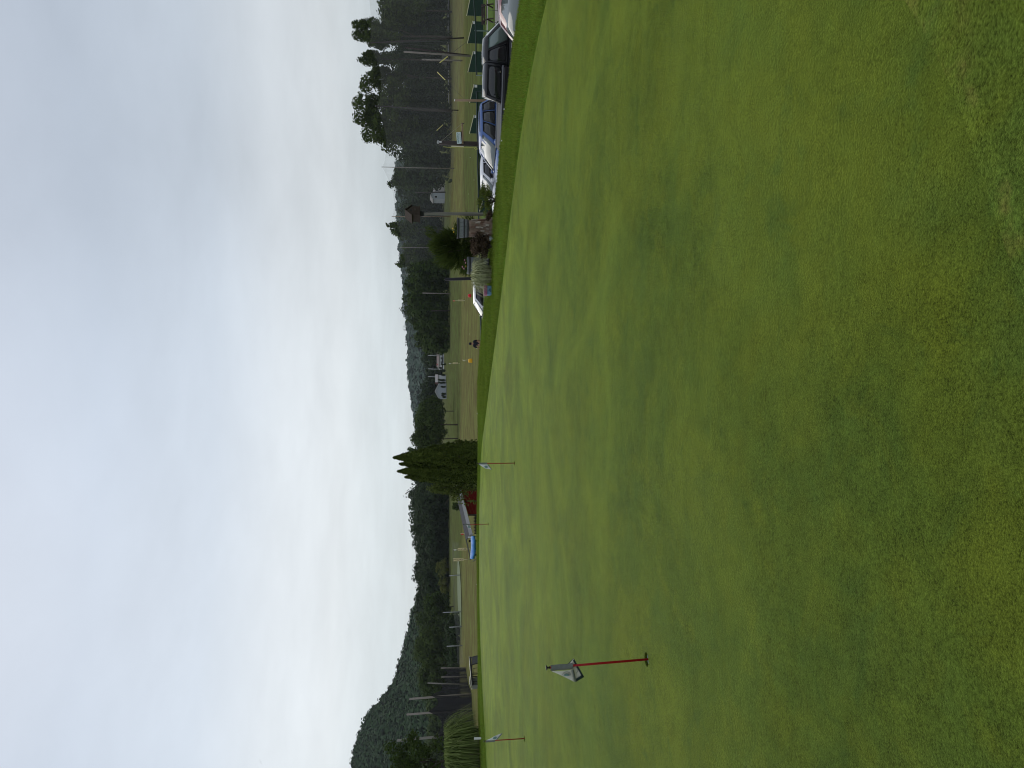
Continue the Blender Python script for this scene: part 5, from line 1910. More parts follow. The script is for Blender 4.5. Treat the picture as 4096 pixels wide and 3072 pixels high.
# A-frame poles, guards and utility poles on the right
root = None
for (Y, Xt, Yb, Xb, d, wpx, mt, lb) in ((207, 1616, 224, 1866, 100, 7, 'pole_wood', 'grey pole leaning against the dark one near the second divider'), (190, 1622, 222, 1862, 100.6, 6, 'dark_pole', 'dark pole leaning over the grey pole near the second divider'),
                                         (238, 1688, 240, 1802, 160, 6, 'pole_wood', 'short grey pole by the road beyond the leaning pair'), (546, 1617, 552, 1770, 250, 6, 'pole_wood', 'utility pole left of the hanging sign post'),
                                         (555, 1680, 557, 1770, 251, 5, 'pole_wood', 'stub pole strapped beside the utility pole'), (770, 1660, 768, 1765, 330, 5, 'dark_pole', 'utility pole in front of the grey barn'),
                                         (1172, 1690, 1174, 1750, 270, 4, 'pole_wood', 'slim pale pole half sunk in the thicket'), (1243, 1725, 1243, 1790, 275, 4, 'dark_pole', 'dark slim pole low in the thicket'),
                                         (1392, 1712, 1392, 1772, 380, 4.5, 'steel_grey', 'tall pale light pole by the brown roofed building'), (1422, 1712, 1420, 1775, 385, 3, 'steel_grey', 'light pole left of the brown roof'),
                                         (1475, 1712, 1478, 1752, 390, 3, 'steel_grey', 'light pole above the roadside signs'), (1506, 1712, 1508, 1760, 392, 3, 'steel_grey', 'light pole right of the grey gabled house')):
    post('utility_pole', lb, Yb, Xt, Xb, d, wpx, MAT[mt], Y - Yb, None, 'pole')
for (Ya, Xa, Yb, Xb, d, lb) in ((226, 1791, 251, 1759, 120, 'yellow guy-wire guard right of the parked road trailer'), (288, 1749, 320, 1781, 150, 'yellow guy-wire guard sloping towards the road'), (499, 1772, 522, 1747, 200, 'yellow guy-wire guard left of the second rope fan')):
    a, b = P(Xa, Ya, d), P(Xb, Yb, d)
    lo, hi = (a, b) if a.z < b.z else (b, a)
    root = empty('guy_wire', lo, 0, lb, 'guy wire')
    MB().tube([Vector((0, 0, 0)), hi - lo], .09, 6).build('guard', MAT['yellow_guard'], root)
    dirv = (hi - lo)
    gnd = dirv * -((lo.z - float(BASE(lo.x, lo.y))) / max(dirv.z, .1))
    MB().tube([gnd, dirv * 3.2], .022, 4).build('wire', MAT['wire'], root)
for k, (X0, X1) in enumerate(((1618, 1632), (1690, 1700), (1697, 1712), (1704, 1722))):
    a, b = P(X0, -80, 262), P(X1, 760, 262)
    pts = []
    for i in range(17):
        u = i / 16
        p = a.lerp(b, u)
        p.z -= 4 * ((u * 2) % 1) * (1 - (u * 2) % 1) * 1.1
        pts.append(p - a)
    root = empty('power_line', a, 0, ['topmost', 'second', 'third', 'lowest'][k] + ' power line crossing behind the net', 'cable')
    MB().tube(pts, .045, 4).build('cable', MAT['wire'], root)

# road at the far right with small roadside things
rx_ = np.linspace(0, 1, 30)
pa, pb = P(1784, -140, 262), P(1779, 470, 262)
o = link('road', grid_mesh('road', np.array([[(pa.x + (pb.x - pa.x) * u, pa.y + (pb.y - pa.y) * u + dy, float(BASE(pa.x + (pb.x - pa.x) * u, pa.y + (pb.y - pa.y) * u + dy)) + .55) for dy in (-6, 0, 6)] for u in rx_]), MAT['road_grey']))
tag(o, 'grey road crossing behind the net on the right', None, None, 'structure')
q = P(1772, 378, 255)
root = empty('roadside_board', (q.x, q.y, float(BASE(q.x, q.y))), 0, 'small white house-shaped board by the road', 'sign')
w_ = 24 / FPX * 255
h_ = P(1762, 378, 255).z - root.location.z
MB().prism([(-w_ / 2, h_ - 1.2), (w_ / 2, h_ - 1.2), (w_ / 2, h_), (0, h_ + .9), (-w_ / 2, h_)], ((0, 0, 0), (1, 0, 0), (0, 0, 1), (0, 1, 0)), -.06, .06).build('board', MAT['sign_pale'], root)
MB().tube([(0, .1, 0), (0, .1, h_ - 1)], .07, 6).build('leg', MAT['pole_wood'], root)
MB().box((0, -.08, h_ - .5), (w_ * .5, .03, .35)).build('panel', MAT['sign_blue'], root)
q = P(1775, 255, 258)
root = empty('road_trailer', (q.x, q.y, float(BASE(q.x, q.y)) + .6), 0, 'pale box trailer parked by the road behind the poles', 'trailer')
MB().box((0, 0, 1.5), (5.2, 2.0, 1.9)).build('box', MAT['cart_curtain'], root, bevel=.25)
for sx in (-1.4, 1.4):
    MB().lathe([(.42, -.12), (.42, .12)], 14, (sx, -1.0, .42), 'y').build('wheel', MAT['tyre'], root)

# houses and structures glimpsed on the right
def gable(name, label, Yc, wpx, Xbase, Xeave, Xridge, d, wall, roof, depth=7, wins=(), front=True, cat='house'):
    """front=True: gable end faces the viewer."""
    b0 = P(Xbase, Yc, d)
    w = wpx / FPX * d
    zb_ = b0.z
    he, hr = P(Xeave, Yc, d).z - zb_, P(Xridge, Yc, d).z - zb_
    root = empty(name, b0, 0, label, cat)
    zg_ = float(BASE(b0.x, b0.y)) - zb_ - .3
    ax = ((0, 0, 0), (1, 0, 0), (0, 0, 1), (0, 1, 0))
    if front:
        MB().prism([(-w / 2, zg_), (w / 2, zg_), (w / 2, he), (0, hr), (-w / 2, he)], ax, 0, depth).build('wall', wall, root)
        for sx in (-1, 1):
            MB().prism([(0, hr), (sx * (w / 2 + .3), he - .15), (sx * (w / 2 + .3), he + .10), (0, hr + .26)], ax, -.35, depth + .3).build('roof', roof, root)
            MB().prism([(0, hr + .02), (sx * (w / 2 + .28), he - .13), (sx * (w / 2 + .28), he + .06), (0, hr + .22)], ax, -.42, -.36).build('barge_board', MAT['white_paint'], root)
    else:
        MB().box((0, depth / 2, (he + zg_) / 2), (w, depth, he - zg_)).build('wall', wall, root)
        for sy in (0, 1):
            y0, y1 = (-.4, depth / 2) if sy == 0 else (depth + .4, depth / 2)
            MB().add([(-w / 2 - .3, y0, he), (w / 2 + .3, y0, he), (w / 2 + .3, y1, hr), (-w / 2 - .3, y1, hr), (-w / 2 - .3, y0, he + .18), (w / 2 + .3, y0, he + .18), (w / 2 + .3, y1, hr + .18), (-w / 2 - .3, y1, hr + .18)],
                     [(0, 1, 2, 3), (4, 7, 6, 5), (0, 4, 5, 1), (1, 5, 6, 2), (2, 6, 7, 3), (3, 7, 4, 0)]).build('roof', roof, root)
    for (dx, dz, ww, hh3) in wins:
        f = MB().box((dx * w, -.03, dz), (ww + .25, .06, hh3 + .25)).build('window', MAT['white_paint'], root)
        MB().box((dx * w, -.07, dz), (ww, .04, hh3)).build('pane', MAT['window_dark'], f)
    return root


gable('barn', 'grey round-topped barn behind the net', 783, 26, 1757, 1732, 1722, 345, MAT['house_grey'], MAT['roof_grey_far'], 8, ((-.18, 1.6, .9, 1.2),), True, 'barn')
gable('house', 'cream house with three windows beside the barn', 752, 30, 1760, 1742, 1734, 350, MAT['house_cream'], MAT['roof_grey_far'], 7, ((-.3, 1.5, .9, 1.0), (0, 1.5, .9, 1.0), (.3, 1.5, .9, 1.0)), False)
# oval sign on a pole
q = P(1760, 717, 300)
root = empty('oval_sign', (q.x, q.y, float(BASE(q.x, q.y))), 0, 'white-rimmed blue oval sign on a pole behind the net', 'sign')
zc3 = P(1747, 717, 300).z - root.location.z
a_, b_ = 9.5 / FPX * 300, 5.0 / FPX * 300
MB().prism([(a_ * math.cos(k * .2618), zc3 + b_ * math.sin(k * .2618)) for k in range(24)], ((0, 0, 0), (1, 0, 0), (0, 0, 1), (0, 1, 0)), -.08, .08).build('rim', MAT['sign_ring'], root)
MB().prism([(a_ * .68 * math.cos(k * .2618), zc3 + b_ * .66 * math.sin(k * .2618)) for k in range(24)], ((0, 0, 0), (1, 0, 0), (0, 0, 1), (0, 1, 0)), -.12, -.081).build('panel', MAT['sign_blue'], root)
MB().tube([(0, .1, -.3), (0, .1, zc3 - b_)], .08, 6).build('pole', MAT['steel_grey'], root)

# roadside buildings, middle distance
gable('house', 'grey gabled house with white trim and foundation shrubs', 1565, 62, 1784, 1757, 1741, 345, MAT['house_grey'], MAT['roof_brown'], 9, ((-.28, 1.6, .8, 1.3), (.28, 1.6, .8, 1.3)))
gable('house', 'low white house with brown roof right of the gabled house', 1516, 32, 1780, 1753, 1742, 352, MAT['house_white'], MAT['roof_grey_far'], 8, (), False)
q = P(1780, 1533, 349)
root = empty('chimney', (q.x, q.y, float(BASE(q.x, q.y))), 0, 'broad red-brown chimney between the two houses', 'chimney')
h_ = P(1741, 1533, 349).z - root.location.z
MB().box((0, 0, h_ / 2), (.9, .9, h_)).build('stack', MAT['brick_chimney'], root)
MB().box((0, 0, h_ + .1), (1.1, 1.1, .2)).build('crown', MAT['brick_chimney'], root)
gable('store', 'long low building with brown roof behind parked cars', 1425, 82, 1775, 1758, 1748, 400, MAT['house_white'], MAT['roof_brown'], 10, ((-.3, 1.2, 1.2, 1), (-.1, 1.2, 1.2, 1), (.1, 1.2, 1.2, 1), (.3, 1.2, 1.2, 1)), False, 'building')
gable('store', 'small dark-roofed building beside the thicket', 1381, 24, 1772, 1757, 1738, 405, MAT['house_cream'], MAT['roof_grey_far'], 9, ((0, 1.3, 1, 1),), False, 'building')
for (Y, X, w, h, mt, lb) in ((1458, 1749, 5, 6, 'sign_red', 'small red square sign by the far road'), (1472, 1753, 4.5, 5, 'sign_pale', 'pale square sign, upper of the roadside cluster'), (1477, 1758, 5, 5, 'sign_pale', 'pale square sign, lower of the roadside cluster'), (1382, 1762, 8, 9, 'sign_pale', 'white panel sign before the small dark-roofed building')):
    q = P(X, Y, 375)
    root = empty('road_sign', (q.x, q.y, float(BASE(q.x, q.y))), 0, lb, 'sign')
    zc3 = q.z - root.location.z
    MB().box((0, 0, zc3), (w / FPX * 375, .08, h / FPX * 375)).build('panel', MAT[mt], root)
    MB().tube([(0, .1, -.3), (0, .1, zc3)], .06, 6).build('pole', MAT['steel_grey'], root)


def far_car(Y, X, d, mt, lb, sc=1.0):
    q_ = P(X, Y, d)
    root = empty('parked_car', (q_.x, q_.y, float(BASE(q_.x, q_.y)) + .25), 0, lb, 'car', 'cars parked by the far buildings')
    b = MB()
    loft(b, [[(x * sc, y * .8, z) for (y, z) in ((-1, .3), (1, .3), (1.02, .75), (.9, h_), (-.9, h_), (-1.02, .75))] for (x, h_) in ((-2.1, .85), (-1.9, .95), (1.2, .95), (2.0, .80), (2.15, .7))])
    b.build('body', mt, root, True)
    g = MB()
    g.prism([(-1.6, .93), (1.1, .93), (.45, 1.45), (-1.2, 1.45)], ((0, 0, 0), (1, 0, 0), (0, 0, 1), (0, 1, 0)), -.72, .72)
    g.build('cabin', MAT['glass_dark'], root)
    MB().box((-.35, 0, 1.46), (1.7, 1.4, .05)).build('roof', mt, root)


for k, (Y, X, mt, lb) in enumerate(((1366, 1765, 'paint_white', 'white parked car right of the white panel sign'), (1395, 1768, 'paint_white', 'white parked car under the tall light pole'), (1408, 1769, 'steel_grey', 'silver parked car below the brown roof, right'),
                                    (1424, 1770, 'paint_white', 'white parked car below the middle of the brown roof'), (1438, 1771, 'steel_grey', 'silver parked car below the brown roof, left'), (1452, 1771, 'paint_white', 'white parked car under the red square sign'),
                                    (1468, 1773, 'paint_white', 'white parked van left of the red square sign'))):
    far_car(Y, X, 362 + 3 * (k % 2), MAT[mt], lb, .8)
for k, (Y, Xt, d, w, lb) in enumerate(((1457, 1761, 352, 8, 'clipped shrub below the red square sign'), (1482, 1762, 350, 12, 'dark clipped shrub left of the roadside signs'), (1500, 1764, 345, 8, 'dark conical shrub before the low white house'), (1520, 1752, 342, 9, 'slim dark cypress before the low white house'),
                                       (1531, 1754, 342, 9, 'slim dark cypress beside the chimney'), (1548, 1761, 340, 7, 'shrub under the right window of the gabled house'), (1576, 1764, 340, 9, 'shrub under the left window of the gabled house'), (1588, 1768, 340, 8, 'low shrub at the left corner of the gabled house'))):
    tree_px('shrub', lb, Y, Xt, d, w, MAT['leaf_wood_dark'], 200 + k, n=320, leaf=.3, crown_from=0.0, cat='shrub', clumps=14, limbs=2)

# far buildings on the skyline
def tower(label, Y0, Y1, Xt, Xb, d, floors, bays):
    a, b = P(Xb, Y0, d), P(Xb, Y1, d)
    w = abs(a.x - b.x)
    h = P(Xt, Y0, d).z - a.z
    root = empty('apartment_block', ((a.x + b.x) / 2, d, a.z), 0, label, 'building')
    MB().box((0, 6, h / 2 - 6), (w, 12, h + 12)).build('wall', MAT['tower_pale'], root)
    MB().box((0, 6, h + .4), (w + .6, 12.6, .8)).build('parapet', MAT['house_grey'], root)
    for i in range(floors):
        for j in range(bays):
            MB().box((-w / 2 + w * (j + .5) / bays, -.1, h - (i + .7) * h / floors * .9), (w / bays * .35, .3, h / floors * .4)).build('window', MAT['window_dark'], root)


tower('grey apartment block rising above the thicket', 1212, 1252, 1609, 1645, 1550, 3, 3)
tower('lower wing of the far apartment block', 1253, 1268, 1615, 1645, 1550, 2, 2)
for k, (Y, Xt) in enumerate(((1301, 1614), (1307, 1611), (1312, 1609.5), (1318, 1612), (1323, 1615))):
    q = P(1640, Y, 2000)
    h = P(Xt, Y, 2000).z - q.z
    root = empty('mast', q, 0, ['first', 'second', 'third and tallest', 'fourth', 'fifth'][k] + ' faint mast from the right on the far ridge', 'mast', 'row of five faint masts on the ridge')
    MB().tube([(0, 0, -8), (0, 0, h)], [1.2, .5], 6).build('shaft', MAT['tower_pale'], root)
    MB().lathe([(1.4, 0), (1.4, 2)], 8, (0, 0, h * .5)).build('collar', MAT['tower_pale'], root)

# ------------------------------------------------------------------ tee shelter on the left
sh = empty('tee_shelter', (-7.3, 34, Gs(-7.3, 34)), 0, 'red boarded tee shelter with a long grey roof', 'shelter')
o_ = Vector(sh.location)
wx = -7.30
zg = o_.z
# roof: light lower fascia boards and darker upper slope, then the fall to the back
for k in range(6):
    y0, y1 = 33.9 + k * 3.2, 33.9 + (k + 1) * 3.2 - .02
    for (xa, za, xb, zb2, mt, nm) in ((-7.00, -.145, -7.06, .012, 'roof_light', 'fascia_panel'), (-7.10, .006, -7.28, .175, 'roof_dark', 'roof_panel')):
        dx = -.03 * k
        v = [(xa + dx, y0, za), (xa + dx - .03, y1, za), (xb + dx - .03, y1, zb2), (xb + dx, y0, zb2)]
        v2 = [(x - .05, y, z - .02) for (x, y, z) in v]
        MB().add([Vector(p) - o_ for p in v + v2], [(0, 1, 2, 3), (4, 7, 6, 5), (0, 4, 5, 1), (1, 5, 6, 2), (2, 6, 7, 3), (3, 7, 4, 0)]).build(nm, MAT[mt], sh)
    v = [(-7.30 - .03 * k, y0, .172), (-7.33 - .03 * k, y1, .172), (-8.25 - .03 * k, y1, -.03), (-8.22 - .03 * k, y0, -.03)]
    v2 = [(x, y, z - .05) for (x, y, z) in v]
    MB().add([Vector(p) - o_ for p in v + v2], [(0, 1, 2, 3), (4, 7, 6, 5), (0, 4, 5, 1), (1, 5, 6, 2), (2, 6, 7, 3), (3, 7, 4, 0)]).build('rear_slope', MAT['roof_dark'], sh)
# boarded wall
nb = 11
for k in range(nb):
    z0_ = zg + .05 + k * (-.24 - zg - .05) / nb
    z1_ = zg + .05 + (k + 1) * (-.24 - zg - .05) / nb - .012
    v = [(wx, 40.4, z0_), (wx - .35, 53, z0_), (wx - .35, 53, z1_), (wx, 40.4, z1_)]
    v2 = [(x - .03, y, z) for (x, y, z) in v]
    MB().add([Vector(p) - o_ for p in v + v2], [(0, 1, 2, 3), (4, 7, 6, 5), (0, 4, 5, 1), (1, 5, 6, 2), (2, 6, 7, 3), (3, 7, 4, 0)]).build('wall_board', MAT['red_wall'], sh)
for y in (34.1, 37.2):
    MB().box(Vector((-8.05, y, (zg - .1) / 2)) - o_, (.09, .09, -.15 - zg)).build('post', MAT['dark_pole'], sh)
for y in (40.3, 46, 52.6):
    MB().box(Vector((-7.27 - (y - 40) * .028, y, (zg - .25) / 2)) - o_, (.07, .08, -.22 - zg)).build('post', MAT['dark_pole'], sh)
MB().box(P(1880, 2149, 33.8) - o_, (.06, .06, .18)).build('downpipe', MAT['white_paint'], sh)
# dark pointed dividers beyond the open bay
pk = P(1912, 2100, 44)
pf = empty('picket_row', (pk.x, 44, Gs(pk.x, 44)), 0, 'row of dark pointed pickets under the shelter roof', 'fence')
o_ = Vector(pf.location)
for k in range(13):
    Y = 2063 + k * 5.9
    tp_ = P(1892.5 + k * .2, Y, 44) - o_
    w_ = 2.6 / FPX * 44
    MB().prism([(tp_.x - w_, 0), (tp_.x + w_, 0), (tp_.x + w_, tp_.z - .125), (tp_.x, tp_.z), (tp_.x - w_, tp_.z - .125)], ((0, 0, 0), (1, 0, 0), (0, 0, 1), (0, 1, 0)), -.02, .02).build('picket', MAT['trim_black'], pf)
MB().box((P(1906, 2098, 44).x - o_.x, .04, P(1908, 2098, 44).z - o_.z), (1.2, .03, .06)).build('picket_rail', MAT['trim_black'], pf)

# blue tarp with its poles
dt = 33.2
tr = empty('blue_tarp', (lat(2188, dt), dt, Gs(lat(2188, dt), dt)), 0, 'bright blue tarp stretched at the end of the shelter', 'tarp')
o_ = Vector(tr.location)
V = np.zeros((21, 9, 3))
for i in range(21):
    u = i / 20
    Y = 2142 + 92 * u
    xt_ = np.interp(u, [0, .1, .5, 1], [1886, 1883, 1884, 1880])
    xb_ = np.interp(u, [0, .3, .6, 1], [1900, 1904, 1905, 1899])
    for j in range(9):
        t_ = j / 8
        p = P(xt_ + (xb_ - xt_) * t_, Y + 3 * math.sin(t_ * 3), dt - .25 * math.sin(t_ * 2.6) + .06 * math.sin(u * 11 + t_ * 2) + .04 * math.sin(u * 23))
        V[i, j] = p - o_
sheet_ = link('sheet', grid_mesh('sheet', V, MAT['tarp_blue']), None, tr)
so = sheet_.modifiers.new('cloth', 'SOLIDIFY')
so.thickness = .006
for (Xa, Ya, Xb, Yb) in ((1876, 2238, 1888, 2222), (1880, 2143, 1908, 2145)):
    a, b = P(Xa, Ya, dt) - o_, P(Xb, Yb, dt) - o_
    lo, hi = (a, b) if a.z < b.z else (b, a)
    MB().tube([Vector((lo.x, lo.y, -.05)), lo, hi], .018, 6).build('pole', MAT['old_wood'], tr)
a, b = P(1890, 2246, dt) - o_, P(1906, 2236, dt) - o_
MB().tube([b + Vector((.5, 0, -.9)), b, a], .02, 6).build('brace', MAT['old_wood'], tr)

# ------------------------------------------------------------------ golf cart behind the left edge of the green
dg_ = 50.0
qx = lat(2690, dg_)
gc = empty('golf_cart', (qx, dg_, Gs(qx, dg_)), math.radians(-6), 'black golf cart with pale roof edge behind the green', 'golf cart')
o_ = Vector(gc.location)
k_ = dg_ / FPX
zr = P(1881, 2690, dg_).z - o_.z
rw = 1.5
rotc = Matrix.Rotation(math.radians(-4.5), 3, 'Y')


def cl_(x, y, z):
    return Vector((x, y, z))


MB().box((0, 0, zr - .075), (rw, 1.15, .12), rotc).build('roof', MAT['cart_black'], gc, bevel=.02)
MB().box((0, 0, zr - .002), (rw + .03, 1.18, .022), rotc).build('roof_rim', MAT['cart_cream'], gc, bevel=.008)
for sy in (-.52, .52):
    MB().tube([(.98, sy, .75), (.70, sy, zr - .02)], .035, 6).build('front_strut', MAT['cart_black'], gc)
    MB().tube([(-.52, sy, .6), (-.50, sy, zr - .12)], .032, 6).build('rear_strut', MAT['cart_black'], gc)
    MB().tube([(-.70, sy, .6), (-.68, sy, zr - .12)], .028, 6).build('rear_strut', MAT['cart_black'], gc)
    MB().tube([(.62, sy * .96, .7), (.42, sy * .96, zr - .17), (-.40, sy * .96, zr - .24), (-.42, sy * .96, .7)], .016, 6).build('hand_frame', MAT['cart_black'], gc)
MB().add([(.97, -.5, .78), (.97, .5, .78), (.74, .5, zr - .1), (.74, -.5, zr - .1)], [(0, 1, 2, 3)]).build('windscreen', MAT['cart_smoke'], gc)
MB().box((-.88, 0, zr - .42), (.30, 1.05, .60), Matrix.Rotation(math.radians(-8), 3, 'Y')).build('rear_curtain', MAT['cart_curtain'], gc, bevel=.03)
MB().box((-.86, 0, zr - .02), (.40, 1.12, .03), Matrix.Rotation(math.radians(-20), 3, 'Y')).build('rear_brim', MAT['cart_cream'], gc, bevel=.01)
bod = MB()
bod.prism([(-1.05, .28), (1.15, .28), (1.22, .55), (.95, .80), (.70, .82), (.55, .40), (-.05, .38), (-.10, .62), (-1.05, .66)], ((0, 0, 0), (1, 0, 0), (0, 0, 1), (0, 1, 0)), -.55, .55)
bod.build('body', MAT['cart_black'], gc, bevel=.03)
MB().box((-.38, 0, .70), (.55, 1.0, .12)).build('seat', MAT['vinyl_tan'], gc, bevel=.03)
MB().box((-.66, 0, 1.0), (.10, 1.0, .42)).build('seat_back', MAT['vinyl_tan'], gc, bevel=.03)
MB().tube([(.62, .25, .82), (.42, .25, 1.02)], .02, 6).build('steering_column', MAT['cart_black'], gc)
for xx in (.85, -.72):
    for sy in (-.5, .5):
        MB().lathe([(.12, -.09), (.21, -.09), (.22, .0), (.21, .09), (.12, .09)], 16, (xx, sy, .22), 'y').build('wheel', MAT['tyre'], gc, True)

# ------------------------------------------------------------------ left netting
LP = [(2672, 2672, 1765, 1868, 150, 'short grey net pole beside the golf cart, first of the left net', 5, 'pole_wood'), (2708, 2708, 1766, 1870, 140, 'short grey net pole above the golf cart roof', 5, 'pole_wood'),
      (2740, 2732, 1712, 1875, 130, 'leaning mossy net pole left of the golf cart', 6, 'old_wood'), (2776, 2796, 1638, 1880, 110, 'tall bare net post, right of the pair', 9, 'pole_wood'),
      (2840, 2858, 1628, 1866, 106, 'tall bare net post, left of the pair', 9, 'pole_wood'), (2935, 2962, 1590, 1880, 92, 'wide mossy net post above the miscanthus', 11, 'old_wood'), (3090, 3100, 1560, 1890, 80, 'net post beyond the left frame edge', 10, 'pole_wood')]
ltop, lbase = [], []
for (Yb, Yt, Xt, Xb, d, lb, wpx, mt) in LP:
    b0 = P(Xb, Yb, d)
    b0.z = min(b0.z, float(BASE(b0.x, b0.y)))
    t0 = P(Xt, Yt, d)
    if Yb < 3072:
        root = empty('net_post', b0, 0, lb, 'pole', 'posts of the left net')
        rr_ = wpx / FPX * d / 2
        MB().tube([(0, 0, -.4), (t0 - b0) * .5, t0 - b0], [rr_, rr_ * .95, rr_ * .9], 8).build('shaft', MAT[mt], root, True)
        MB().lathe([(rr_ * .9, 0), (rr_ * .9, .05), (rr_ * .3, .09)], 8, t0 - b0).build('cap', MAT['old_wood'], root)
    ltop.append(t0)
    lbase.append(b0)
attach = [1772, 1770, 1765, 1722, 1712, 1745, 1735]
NL = ['dark net panel nearest the golf cart', 'dark net panel between the short posts', 'dark net panel beside the leaning post', 'dark net panel between the tall post pair', 'dark net panel left of the tall posts', 'dark net panel behind the miscanthus']
for k in range(6):
    nu, nv = 20, 8
    V = np.zeros((nu + 1, nv + 1, 3))
    z0a = P(attach[k], LP[k][0], LP[k][4]).z
    z1a = P(attach[k + 1], LP[k + 1][0], LP[k + 1][4]).z
    for i in range(nu + 1):
        u = i / nu
        bt_ = lbase[k].lerp(lbase[k + 1], u)
        zt2 = z0a + (z1a - z0a) * u - 4 * u * (1 - u) * (1.3 if k > 2 else .8)
        for j in range(nv + 1):
            t_ = j / nv
            V[i, j] = (bt_.x, bt_.y + .25 + .12 * math.sin(u * 14 + t_ * 3), bt_.z + (zt2 - bt_.z) * t_)
    o = link('range_net', grid_mesh('range_net', V, MAT['net_dark']))
    tag(o, NL[k], 'net', 'panels of the left net')
# low fence posts of the practice hole behind the range
for (Y, Xt, Xb, d, lb) in ((2300, 1797, 1835, 190, 'slim fence post right of the pale practice green'), (2447, 1772, 1838, 185, 'taller fence post left of the pale practice green'), (2506, 1798, 1848, 180, 'fence post before the drooping tree'), (2582, 1788, 1850, 175, 'fence post under the large bright-edged tree')):
    post('fence_post', lb, Y, Xt, Xb, d, 4, MAT['steel_grey'], 3)
lft = [P(1812, 2170, 200), P(1815, 2300, 190), P(1818, 2447, 185), P(1826, 2506, 180), P(1832, 2582, 175), P(1835, 2660, 160)]
V = np.zeros((len(lft), 3, 3))
for i, p in enumerate(lft):
    zg_ = float(BASE(p.x, p.y))
    for j in range(3):
        V[i, j] = (p.x, p.y + .2, zg_ + (p.z + .3 - zg_) * j / 2)
o = link('low_net', grid_mesh('low_net', V, MAT['net_grey']))
tag(o, 'low grey net before the pale practice green', 'net')
# pale practice green
pc = P(1836, 2370, 195)
pts = []
for k in range(28):
    w = 2 * math.pi * k / 28
    x, y = pc.x + 8.5 * math.cos(w), pc.y + 14 * math.sin(w)
    pts.append((x, y, float(BASE(x, y)) + .12))
me = bpy.data.meshes.new('practice_green')
me.from_pydata(pts, [], [tuple(range(28))])
o = link('practice_green', me, basic('pale_green', (.105, .145, .055), .9, .1, .2))
tag(o, 'pale mown practice green far on the range', None, None, 'structure')

# ------------------------------------------------------------------ golfer at the tee, seen from behind
def skin_mesh(name, joints, edges, mt, parent, root_i=0, sub=1):
    me = bpy.data.meshes.new(name)
    me.from_pydata([j[0] for j in joints], edges, [])
    o = link(name, me, mt, parent)
    sk = o.modifiers.new('skin', 'SKIN')
    sk.use_smooth_shade = True
    for i, j in enumerate(joints):
        rr_ = j[1] if isinstance(j[1], tuple) else (j[1], j[1])
        me.skin_vertices[0].data[i].radius = rr_
        me.skin_vertices[0].data[i].use_root = (i == root_i)
    sb = o.modifiers.new('sub', 'SUBSURF')
    sb.levels = sb.render_levels = sub
    return o


dpn = 48.5
px_ = lat(1374, dpn)
gp = empty('person', (px_, dpn, Gs(px_, dpn)), math.radians(12), 'person in dark shirt and cap standing at the tee, seen from behind', 'person')
hgt = P(1876, 1372, dpn).z - gp.location.z
ks = hgt / 1.78
gp.scale = (ks, ks, ks)
J = [((0, 0, .98), (.155, .11)), ((0, .02, 1.20), (.15, .11)), ((0, .02, 1.40), (.17, .11)), ((0, .0, 1.50), (.06, .06)), ((0, -.02, 1.60), (.085, .095)), ((0, -.01, 1.72), (.07, .08)),
     ((.19, .02, 1.42), (.06, .06)), ((.26, .04, 1.17), (.045, .045)), ((.24, .16, .98), (.032, .032)), ((.22, .22, .90), (.03, .02)),
     ((-.19, .02, 1.42), (.06, .06)), ((-.29, .03, 1.17), (.045, .045)), ((-.33, .12, .96), (.032, .032)), ((-.33, .16, .88), (.03, .02)),
     ((.10, 0, .90), (.095, .10)), ((.12, .03, .50), (.065, .07)), ((.13, -.03, .09), (.045, .05)), ((.14, .13, .04), (.045, .035)),
     ((-.10, 0, .90), (.095, .10)), ((-.13, .03, .50), (.065, .07)), ((-.15, -.03, .09), (.045, .05)), ((-.17, .13, .04), (.045, .035))]
E = [(0, 1), (1, 2), (2, 3), (3, 4), (4, 5), (2, 6), (6, 7), (7, 8), (8, 9), (2, 10), (10, 11), (11, 12), (12, 13), (0, 14), (14, 15), (15, 16), (16, 17), (0, 18), (18, 19), (19, 20), (20, 21)]
for (h_i, sx) in ((9, 1), (13, -1)):
    hx_, hy_, hz_ = J[h_i][0]
    for f in range(5):
        i0 = len(J)
        off = (f - 2) * .016
        if f == 0:
            J += [((hx_ - sx * .03, hy_ + .02, hz_ - .01), (.009, .009)), ((hx_ - sx * .035, hy_ + .05, hz_ - .04), (.008, .008))]
        else:
            J += [((hx_ + off * .5, hy_ + off, hz_ - .05), (.009, .009)), ((hx_ + off * .5 - sx * .01, hy_ + off + .015, hz_ - .085 + abs(f - 2) * .008), (.008, .008))]
        E += [(h_i, i0), (i0, i0 + 1)]
bo = skin_mesh('body', J, E, MAT['skin'], gp)
skin_mesh('shirt', [((0, .01, .90), (.175, .125)), ((0, .02, 1.20), (.175, .13)), ((0, .02, 1.41), (.19, .125)), ((0, .0, 1.49), (.075, .075)), ((.20, .02, 1.42), (.08, .08)), ((.265, .04, 1.18), (.07, .07)), ((-.20, .02, 1.42), (.08, .08)), ((-.29, .03, 1.18), (.07, .07))],
          [(0, 1), (1, 2), (2, 3), (2, 4), (4, 5), (2, 6), (6, 7)], MAT['shirt_navy'], gp)
skin_mesh('trousers', [((0, 0, .98), (.165, .12)), ((.10, 0, .88), (.11, .115)), ((.12, .03, .50), (.085, .09)), ((.13, -.03, .10), (.07, .075)), ((-.10, 0, .88), (.11, .115)), ((-.13, .03, .50), (.085, .09)), ((-.15, -.03, .10), (.07, .075))],
          [(0, 1), (1, 2), (2, 3), (0, 4), (4, 5), (5, 6)], MAT['trouser_dark'], gp)
MB().lathe([(.094, 0), (.100, .05), (.085, .10), (.04, .135), (.01, .14)], 14, (0, -.012, 1.66)).build('cap', MAT['shirt_navy'], gp, True)
